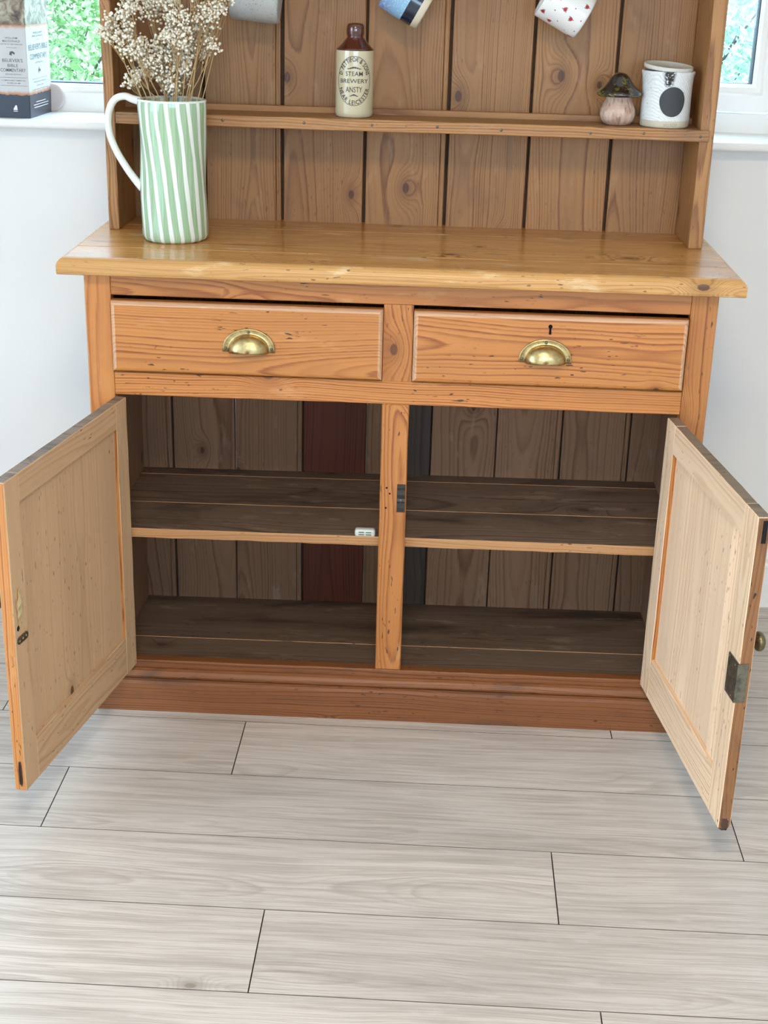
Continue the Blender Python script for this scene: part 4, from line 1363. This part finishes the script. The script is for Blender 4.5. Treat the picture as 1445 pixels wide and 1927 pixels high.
mu = empty('mushroom_ornament', dw(0.388, 0.288, ZS), PSI)
thing(mu, 'small ceramic mushroom with a dark glazed cap and ribbed clay stalk', 'ornament')
prof = [(0.0, 0.001), (0.020, 0.0), (0.0245, 0.002), (0.0300, 0.009), (0.0325, 0.018), (0.0315, 0.027), (0.0270, 0.038), (0.0232, 0.045), (0.0222, 0.050), (0.0240, 0.0515), (0.0, 0.052)]


def rib(a_, z):
    return 1 + 0.022 * math.sin(15 * a_ + 2 * math.sin(z * 90)) * min(1, z / 0.01)


link('stalk', lathe('stalk', prof, 90, rib), mu, None, None, ('clay',), True)
prof = [(0.0, 0.0505), (0.022, 0.0502), (0.034, 0.0505), (0.0405, 0.0520), (0.0430, 0.0542), (0.0437, 0.0565), (0.0425, 0.0585), (0.0370, 0.0625), (0.0290, 0.0690), (0.0225, 0.0765), (0.0170, 0.0850), (0.0110, 0.0905), (0.0050, 0.0928), (0.0, 0.0933)]


def capr(a_, z):
    return 1 + 0.025 * math.sin(9 * a_ + 1) * (1 if z > 0.052 else 0.3) * max(0, 1 - (z - 0.05) / 0.03) + 0.02 * math.sin(2 * a_)


link('cap', lathe('cap', prof, 72, capr), mu, None, None, ('cap',), True)

# candle pot
k = NT('white_combed_glaze')
ox, oy, oz = k.sep(k.obj())
n = k.noise(k.obj(), 22, 2.0, 0.5, 1.2)
wv = k.n('ShaderNodeTexWave', wave_type='BANDS', bands_direction='DIAGONAL')
wv.inputs['Scale'].default_value = 105.0
wv.inputs['Distortion'].default_value = 9.0
wv.inputs['Detail'].default_value = 2.0
wv.inputs['Detail Scale'].default_value = 0.35
k.link(k.obj(), wv.inputs['Vector'])
sp = k.noise(k.obj(), 420, 1.0)
c1 = k.mix(k.smooth(sp, 0.72, 0.76), (0.74, 0.76, 0.76, 1), (0.09, 0.07, 0.06, 1))
# soot mark rising from the round label to the rim, fired into the glaze
sx_ = k.math('ABSOLUTE', k.math('ADD', ox, 0.004))
front = k.math('LESS_THAN', oy, 0.0)
sw = k.math('MULTIPLY_ADD', oz, 0.16, -0.0045)
soot = k.math('MULTIPLY', k.math('MULTIPLY', k.smooth(k.math('SUBTRACT', sw, sx_), -0.003, 0.004), k.smooth(oz, 0.070, 0.078)), front)
sn = k.smooth(k.noise(k.obj(), 260, 3.0), 0.30, 0.50)
c1 = k.mix(k.math('MULTIPLY', soot, sn), c1, (0.02, 0.018, 0.018, 1))
k.link(c1, k.b.inputs['Base Color'])
k.b.inputs['Roughness'].default_value = 0.22
k.bump(wv.outputs['Fac'], 0.5, 0.0012)
MAT['combed'] = k.m
MAT['biscuit'] = painted('bare_biscuit_clay', (0.60, 0.54, 0.41), 0.7, 0.2, 20)
MAT['charcoal'] = plain('charcoal_slip', (0.040, 0.042, 0.044), 0.6)
MAT['bamboo'] = painted('pale_lid', (0.62, 0.60, 0.54), 0.5, 0.1)
CX, CY = 0.4745, 0.2845
cp = empty('candle_pot', dw(CX, CY, ZS), PSI)
thing(cp, 'white textured ceramic candle pot with a charcoal round patch and askew lid', 'candle pot')


def potr(a_, z):
    return 1 + 0.010 * math.sin(2 * a_ + 0.6 + z * 12) + 0.006 * math.sin(5 * a_ + z * 60)


prof = [(0.0452, 0.0135), (0.0450, 0.030), (0.0445, 0.055), (0.0450, 0.075), (0.0462, 0.088), (0.0478, 0.0955), (0.0480, 0.0980), (0.0465, 0.0995), (0.0440, 0.0985), (0.0430, 0.090), (0.0425, 0.060), (0.0, 0.058)]
link('pot', lathe('pot', prof, 80, potr), cp, None, None, ('combed',), True)
prof = [(0.0, 0.001), (0.041, 0.0), (0.0440, 0.0012), (0.0448, 0.004), (0.0452, 0.0136)]
link('foot_band', lathe('foot_band', prof, 80, potr), cp, None, None, ('biscuit',), True)
bm = bmesh.new()
# round charcoal patch follows the wall
N_, M_ = 40, 8
rings = []
for j in range(M_ + 1):
    rr = 0.0245 * j / M_
    ring = []
    for i in range(N_):
        t = 2 * math.pi * i / N_
        s_, h_ = rr * math.cos(t) * (1.0 + 0.02 * math.sin(3 * t)), rr * 1.07 * math.sin(t)
        z = 0.0475 + h_
        an = -math.pi / 2 + (s_ + 0.0055) / 0.0455
        R_ = 0.0449 * potr(an, z) + 0.0011
        ring.append(bm.verts.new((R_ * math.cos(an), R_ * math.sin(an), z)))
        if j == 0:
            break
    rings.append(ring)
for i in range(N_):
    bm.faces.new((rings[0][0], rings[1][i], rings[1][(i + 1) % N_]))
for a_, b_ in zip(rings[1:], rings[2:]):
    for i in range(N_):
        bm.faces.new((a_[i], b_[i], b_[(i + 1) % N_], a_[(i + 1) % N_])).smooth = True
link('round_patch', bm_mesh(bm, 'round_patch'), cp, None, None, ('charcoal',), True)
bm = bmesh.new()


def wrap2(a_, b_):
    t = -math.pi / 2 + (a_ + 0.0055) / 0.0450
    R_ = 0.0450 * potr(t, 0.007) + 0.0004
    return (R_ * math.cos(t), R_ * math.sin(t), 0.0065 + b_)


add_flat(bm, fit_text('SO.SOY', 0.026, 0.0052, 0.0), wrap2)
MAT['stamp'] = plain('stamped_letter', (0.36, 0.31, 0.22), 0.8)
link('stamped_lettering', bm_mesh(bm, 'stamped_lettering'), cp, None, None, ('stamp',))
prof = [(0.0, 0.0), (0.0425, 0.0), (0.0445, 0.001), (0.0450, 0.003), (0.0448, 0.0072), (0.0435, 0.0080), (0.0420, 0.0070), (0.0405, 0.0052), (0.0, 0.0048)]
link('lid', lathe('lid', prof, 64), cp, (-0.0015, -0.001, 0.1018), (math.radians(4.5), math.radians(3.5), 0), ('bamboo',), True)


# hanging mugs
def mug(name, label, p2, tilt, length, r, mats, build_prof, handle_mat, y=0.30):
    t = math.radians(tilt)
    zl = Vector((-math.cos(t), 0, math.sin(t)))
    xl = Vector((math.sin(t), 0, math.cos(t)))
    base = Vector((p2[0], y, p2[1])) + xl * r
    R3 = Matrix((xl, Vector((0, 1, 0)), zl)).transposed()
    root = empty(name, (0, 0, 0))
    root.matrix_world = Matrix.Translation(dw(*base)) @ Matrix.Rotation(PSI, 4, 'Z') @ R3.to_4x4()
    thing(root, label, 'mug')
    bm_ = bmesh.new()
    for prof_, mi in build_prof(length, r):
        lathe_into(bm_, prof_, 56, mi)
    link('cup', bm_mesh(bm_, 'cup'), root, None, None, mats, True)
    bm_ = bmesh.new()
    hp_ = spline([(r - 0.003, 0, length * 0.80), (r + 0.014, 0, length * 0.84), (r + 0.026, 0, length * 0.70), (r + 0.028, 0, length * 0.50), (r + 0.020, 0, length * 0.30), (r - 0.003, 0, length * 0.20)], 6)
    tube_into(bm_, hp_, 0.0055, 12, 1.25)
    link('handle', bm_mesh(bm_, 'handle'), root, None, None, (handle_mat,), True)
    top = base + xl * (r + 0.0275) + zl * (length * 0.56)
    cup_hook(top.x, y, top.z - 0.0072)
    return root


k = NT('speckled_grey_stoneware')
sp = k.noise(k.obj(), 520, 1.0)
n = k.noise(k.obj(), 30, 2.0)
c1 = k.mix(n, (0.40, 0.42, 0.42, 1), (0.50, 0.52, 0.51, 1))
c1 = k.mix(k.smooth(sp, 0.66, 0.72), c1, (0.12, 0.12, 0.12, 1))
k.link(c1, k.b.inputs['Base Color'])
k.b.inputs['Roughness'].default_value = 0.4
MAT['speckle'] = k.m
k = NT('blue_reactive_glaze')
ox, oy, oz = k.sep(k.obj())
sp = k.noise(k.obj(), 300, 2.0)
t_ = k.math('MULTIPLY_ADD', oz, 9.0, k.math('MULTIPLY', k.noise(k.obj(), 40, 2.0), 0.35))
c1 = k.mix(k.smooth(t_, 0.5, 0.95), (0.25, 0.47, 0.66, 1), (0.20, 0.28, 0.52, 1))
c1 = k.mix(k.math('MULTIPLY', k.smooth(sp, 0.5, 0.62), 0.45), c1, (0.52, 0.68, 0.80, 1))
k.link(c1, k.b.inputs['Base Color'])
k.b.inputs['Roughness'].default_value = 0.15
MAT['blue'] = k.m
MAT['navy'] = glaze('navy_glaze', (0.010, 0.020, 0.042), 0.15, 0.5)
MAT['oat'] = plain('unglazed_oat_clay', (0.66, 0.58, 0.45), 0.6)
MAT['china'] = glaze('white_china', (0.80, 0.80, 0.77), 0.15, 0.4)
MAT['rose'] = plain('rose_red_print', (0.50, 0.035, 0.05), 0.35)
MAT['rose_dark'] = plain('deep_red_print', (0.25, 0.012, 0.025), 0.35)
MAT['leafprint'] = plain('grey_leaf_print', (0.30, 0.32, 0.31), 0.4)


def prof_plain(L, r):
    return [([(0, 0.002), (r * .8, 0.0), (r * .94, 0.0), (r * .985, 0.003), (r, 0.010), (r, L * .5), (r, L - .004), (r - .001, L - .001), (r - .0025, L), (r - .004, L - .002), (r - .005, L * .5), (r - .006, .008), (0, .007)], 0)]


def prof_band(L, r):
    a_ = [(0, 0.002), (r * .78, 0.0), (r * .90, 0.0), (r * .955, 0.003), (r * .975, 0.013)]
    b_ = [(r * .977, 0.013), (r * .985, 0.020), (r * .995, 0.034)]
    c_ = [(r * .995, 0.034), (r, L * .6), (r, L - .004), (r - .001, L - .001), (r - .0025, L), (r - .004, L - .002), (r - .005, L * .5), (r - .006, .008), (0, .007)]
    return [(a_, 2), (b_, 1), (c_, 0)]


mug('hanging_mug', 'speckled grey stoneware mug hanging sideways from a cup hook', (-0.2445, 1.2680), 4.7, 0.0885, 0.043, ('speckle',), prof_plain, 'speckle')
mug('hanging_mug', 'blue glazed mug with a navy band and oat base hanging by its handle', (0.0075, 1.2655), 29.4, 0.080, 0.0415, ('blue', 'navy', 'oat'), prof_band, 'blue')
rm = mug('hanging_mug', 'white china mug printed with small red roses hanging by its handle', (0.2965, 1.2580), 28.2, 0.0845, 0.042, ('china',), prof_plain, 'china')
bm = bmesh.new()
MR = 0.0422


def wrapm(a_, b_):      # a_ along the circumference, b_ along the axis from the base
    t = a_ / MR
    return (MR * math.cos(t), MR * math.sin(t), b_)


rr_ = random.Random(8)
spots = []
for i in range(5):
    for j in range(11):
        spots.append((2 * math.pi * MR * (j + 0.5 * (i % 2)) / 11 + rr_.uniform(-.003, .003), 0.009 + i * 0.0165 + rr_.uniform(-.002, .002), (i + j * 2) % 3))
for a0, b0, kind in spots:
    sw = math.pi * rr_.random() * 2
    if kind == 0:      # a rose with two leaves
        for q_ in range(3):
            t = sw + q_ * 2.1
            add_flat(bm, disc_geo(0.0011, 0.0026, 8, a0 + 0.0042 * math.cos(t), b0 + 0.0042 * math.sin(t)), wrapm, 2)
        for q_ in range(6):
            t = q_ * 1.05 + sw
            add_flat(bm, disc_geo(0.0021, 0.0021, 9, a0 + 0.0017 * math.cos(t), b0 + 0.0017 * math.sin(t)), lambda p_, q2: tuple(Vector(wrapm(p_, q2)) * 1.0 + Vector((math.cos(p_ / MR), math.sin(p_ / MR), 0)) * 0.0001), 0)
        add_flat(bm, ring_geo(0.0019, 0.0016, 0.0006, 12), lambda p_, q2, a0=a0, b0=b0: tuple(Vector(wrapm(p_ + a0, q2 + b0)) + Vector((math.cos((p_ + a0) / MR), math.sin((p_ + a0) / MR), 0)) * 0.0002), 1)
    else:              # a tiny heart
        h_ = [(0, -1.2), (1.05, 0.1), (0.95, 0.75), (0.45, 0.95), (0, 0.5), (-0.45, 0.95), (-0.95, 0.75), (-1.05, 0.1)]
        add_flat(bm, ([(a0 + 0.0013 * (x_ * math.cos(sw) - y_ * math.sin(sw)), b0 + 0.0013 * (x_ * math.sin(sw) + y_ * math.cos(sw))) for x_, y_ in h_], [tuple(range(8))]), wrapm, kind - 1)
link('rose_print', bm_mesh(bm, 'rose_print'), rm, None, None, ('rose', 'rose_dark', 'leafprint'))

# ------------------------------------------------------------------ book and ornament on the sill
k = NT('book_jacket')
ox, oy, oz = k.sep(k.obj())
edge = k.math('MULTIPLY_ADD', k.noise(k.comb(k.math('MULTIPLY', ox, 90), k.math('MULTIPLY', oy, 90), k.math('MULTIPLY', oz, 90)), 1.0, 3.0), 0.008, -0.004)
zz = k.math('ADD', oz, edge)
art = k.ramp(k.noise(k.obj(), 42, 4.0, 0.6, 0.8), [(0.30, (0.05, 0.035, 0.03)), (0.45, (0.24, 0.17, 0.11)), (0.56, (0.40, 0.38, 0.27)), (0.70, (0.58, 0.42, 0.30))])
paper = k.mix(k.noise(k.obj(), 30, 3.0), (0.52, 0.53, 0.53, 1), (0.62, 0.61, 0.60, 1))
rust = (0.50, 0.22, 0.10, 1)
c1 = k.mix(k.smooth(zz, 0.046, 0.047), (0.030, 0.040, 0.062, 1), rust)
c1 = k.mix(k.smooth(zz, 0.048, 0.056), c1, paper)
c1 = k.mix(k.smooth(zz, 0.176, 0.183), c1, rust)
c1 = k.mix(k.smooth(oz, 0.1835, 0.1845), c1, art)
k.link(c1, k.b.inputs['Base Color'])
k.b.inputs['Roughness'].default_value = 0.3
MAT['jacket'] = k.m
MAT['pages'] = plain('page_edges', (0.70, 0.66, 0.56), 0.8)
MAT['jacket_ink'] = plain('grey_print_ink', (0.10, 0.10, 0.11), 0.5)
MAT['jacket_white'] = plain('white_print_ink', (0.80, 0.80, 0.80), 0.5)
BKX, BKY, BKZ = -0.7985, 0.5745, BWIN[2]
SW, SD, SH = 0.070, 0.152, 0.268
bk = empty('hardback_book', (BKX, BKY, BKZ), math.radians(-2.0))
thing(bk, 'thick hardback Bible commentary standing upright on the white window sill', 'book')
bm = bmesh.new()
box_into(bm, -SW, 0, 0, 0.0035, 0, SH)
ed = [e for e in bm.edges if abs((e.verts[0].co - e.verts[1].co).normalized().z) > .9 and abs(e.verts[0].co.y) < 1e-6]
bmesh.ops.bevel(bm, geom=ed, offset=0.0032, segments=3, profile=.5, affect='EDGES')
box_into(bm, -0.0032, 0, 0.0035, SD, 0, SH)
box_into(bm, -SW, -SW + 0.0032, 0.0035, SD, 0, SH)
link('cover', bm_mesh(bm, 'cover'), bk, None, None, ('jacket',))
board('pages', (-SW + 0.0032, -0.0032, 0.0036, SD - 0.004, 0.003, SH - 0.003), 'pages', bk, 0)
bm = bmesh.new()


def sp_fn(z0, mat=0):
    return lambda a_, b_: (-SW / 2 + 0.004 + a_, -0.0003, z0 + b_)


def zpx(y):
    return (216 - y) * 0.00106


for body, w_, h_, y_ in (('WILLIAM', 0.026, 0.0036, 66), ('MACDONALD', 0.037, 0.0040, 71.8), ('EDITED BY ART FARSTAD', 0.046, 0.0022, 77.6), ("BELIEVER'S", 0.043, 0.0068, 107.5), ('BIBLE', 0.022, 0.0064, 117), ('COMMENTARY', 0.053, 0.0068, 125.6), ('SECOND EDITION', 0.034, 0.0024, 133.5), ('A COMPLETE BIBLE COMMENTARY', 0.052, 0.0024, 145), ('IN ONE VOLUME', 0.028, 0.0024, 150)):
    add_flat(bm, fit_text(body, w_, h_, 0.004), sp_fn(zpx(y_)))
for y_, w_ in ((84, 0.022), (139.5, 0.056), (154.8, 0.056)):
    add_flat(bm, ([(-w_ / 2, -.0003), (w_ / 2, -.0003), (w_ / 2, .0003), (-w_ / 2, .0003)], [(0, 1, 2, 3)]), sp_fn(zpx(y_)))
add_flat(bm, ([(-.006, -.003), (-.001, -.005), (0, 0), (.005, -.003), (.006, .001), (.001, .004), (-.004, .003)], [tuple(range(7))]), sp_fn(zpx(94)))
add_flat(bm, ([(-.0045, -.004), (.0045, -.004), (.004, -.002), (.0035, .005), (.0005, .006), (-.002, .002), (-.004, -.001)], [tuple(range(7))]), sp_fn(zpx(197)), 1)
add_flat(bm, ([(-.0045, -.0006), (.0045, -.0006), (.0045, .0006), (-.0045, .0006)], [(0, 1, 2, 3)]), sp_fn(zpx(203)), 1)


def cv_fn(z0):
    return lambda a_, b_: (0.0003, SD / 2 + a_, z0 + b_)


for body, w_, h_, y_ in (('WILLIAM', 0.060, 0.0040, 58), ('MACDONALD', 0.070, 0.0036, 64), ("BELIEVER'S BIBLE", 0.130, 0.0115, 84), ('COMMENTARY', 0.112, 0.0110, 102), ('SECOND EDITION', 0.052, 0.0030, 114), ('A COMPLETE BIBLE COMMENTARY', 0.085, 0.0026, 150), ('IN ONE VOLUME', 0.045, 0.0026, 157)):
    add_flat(bm, fit_text(body, w_, h_, 0.0), cv_fn(zpx(y_)))
for y_, w_ in ((71, 0.022), (144, 0.105), (164, 0.105)):
    add_flat(bm, ([(-w_ / 2, -.0003), (w_ / 2, -.0003), (w_ / 2, .0003), (-w_ / 2, .0003)], [(0, 1, 2, 3)]), cv_fn(zpx(y_)))
add_flat(bm, ([(-.004, -.008), (0, -.002), (.006, -.004), (.010, .001), (.002, .003), (0, .008), (-.004, .003), (-.008, .001)], [tuple(range(8))]), cv_fn(zpx(129)))
for y_, w_ in ((188, 0.065), (193, 0.100), (198, 0.095)):
    add_flat(bm, ([(-w_ / 2, -.0007), (w_ / 2, -.0007), (w_ / 2, .0007), (-w_ / 2, .0007)], [(0, 1, 2, 3)]), cv_fn(zpx(y_)), 1)
link('cover_print', bm_mesh(bm, 'cover_print'), bk, None, None, ('jacket_ink', 'jacket_white'))

# round pale dish propped behind the book
MAT['blush'] = glaze('blush_glass', (0.62, 0.57, 0.56), 0.15, 0.3)
me = lathe('round_dish', [(0, 0.0), (0.020, 0.0), (0.027, 0.002), (0.0295, 0.0045), (0.0285, 0.0068), (0.024, 0.0056), (0, 0.0045)], 48)
thing(link('round_dish', me, None, (-0.7925, 0.7270, BWIN[2] + 0.0300), (math.pi / 2 - 0.08, 0, 0), ('blush',), True), 'small round blush pink dish leaning behind the book on the sill', 'dish')
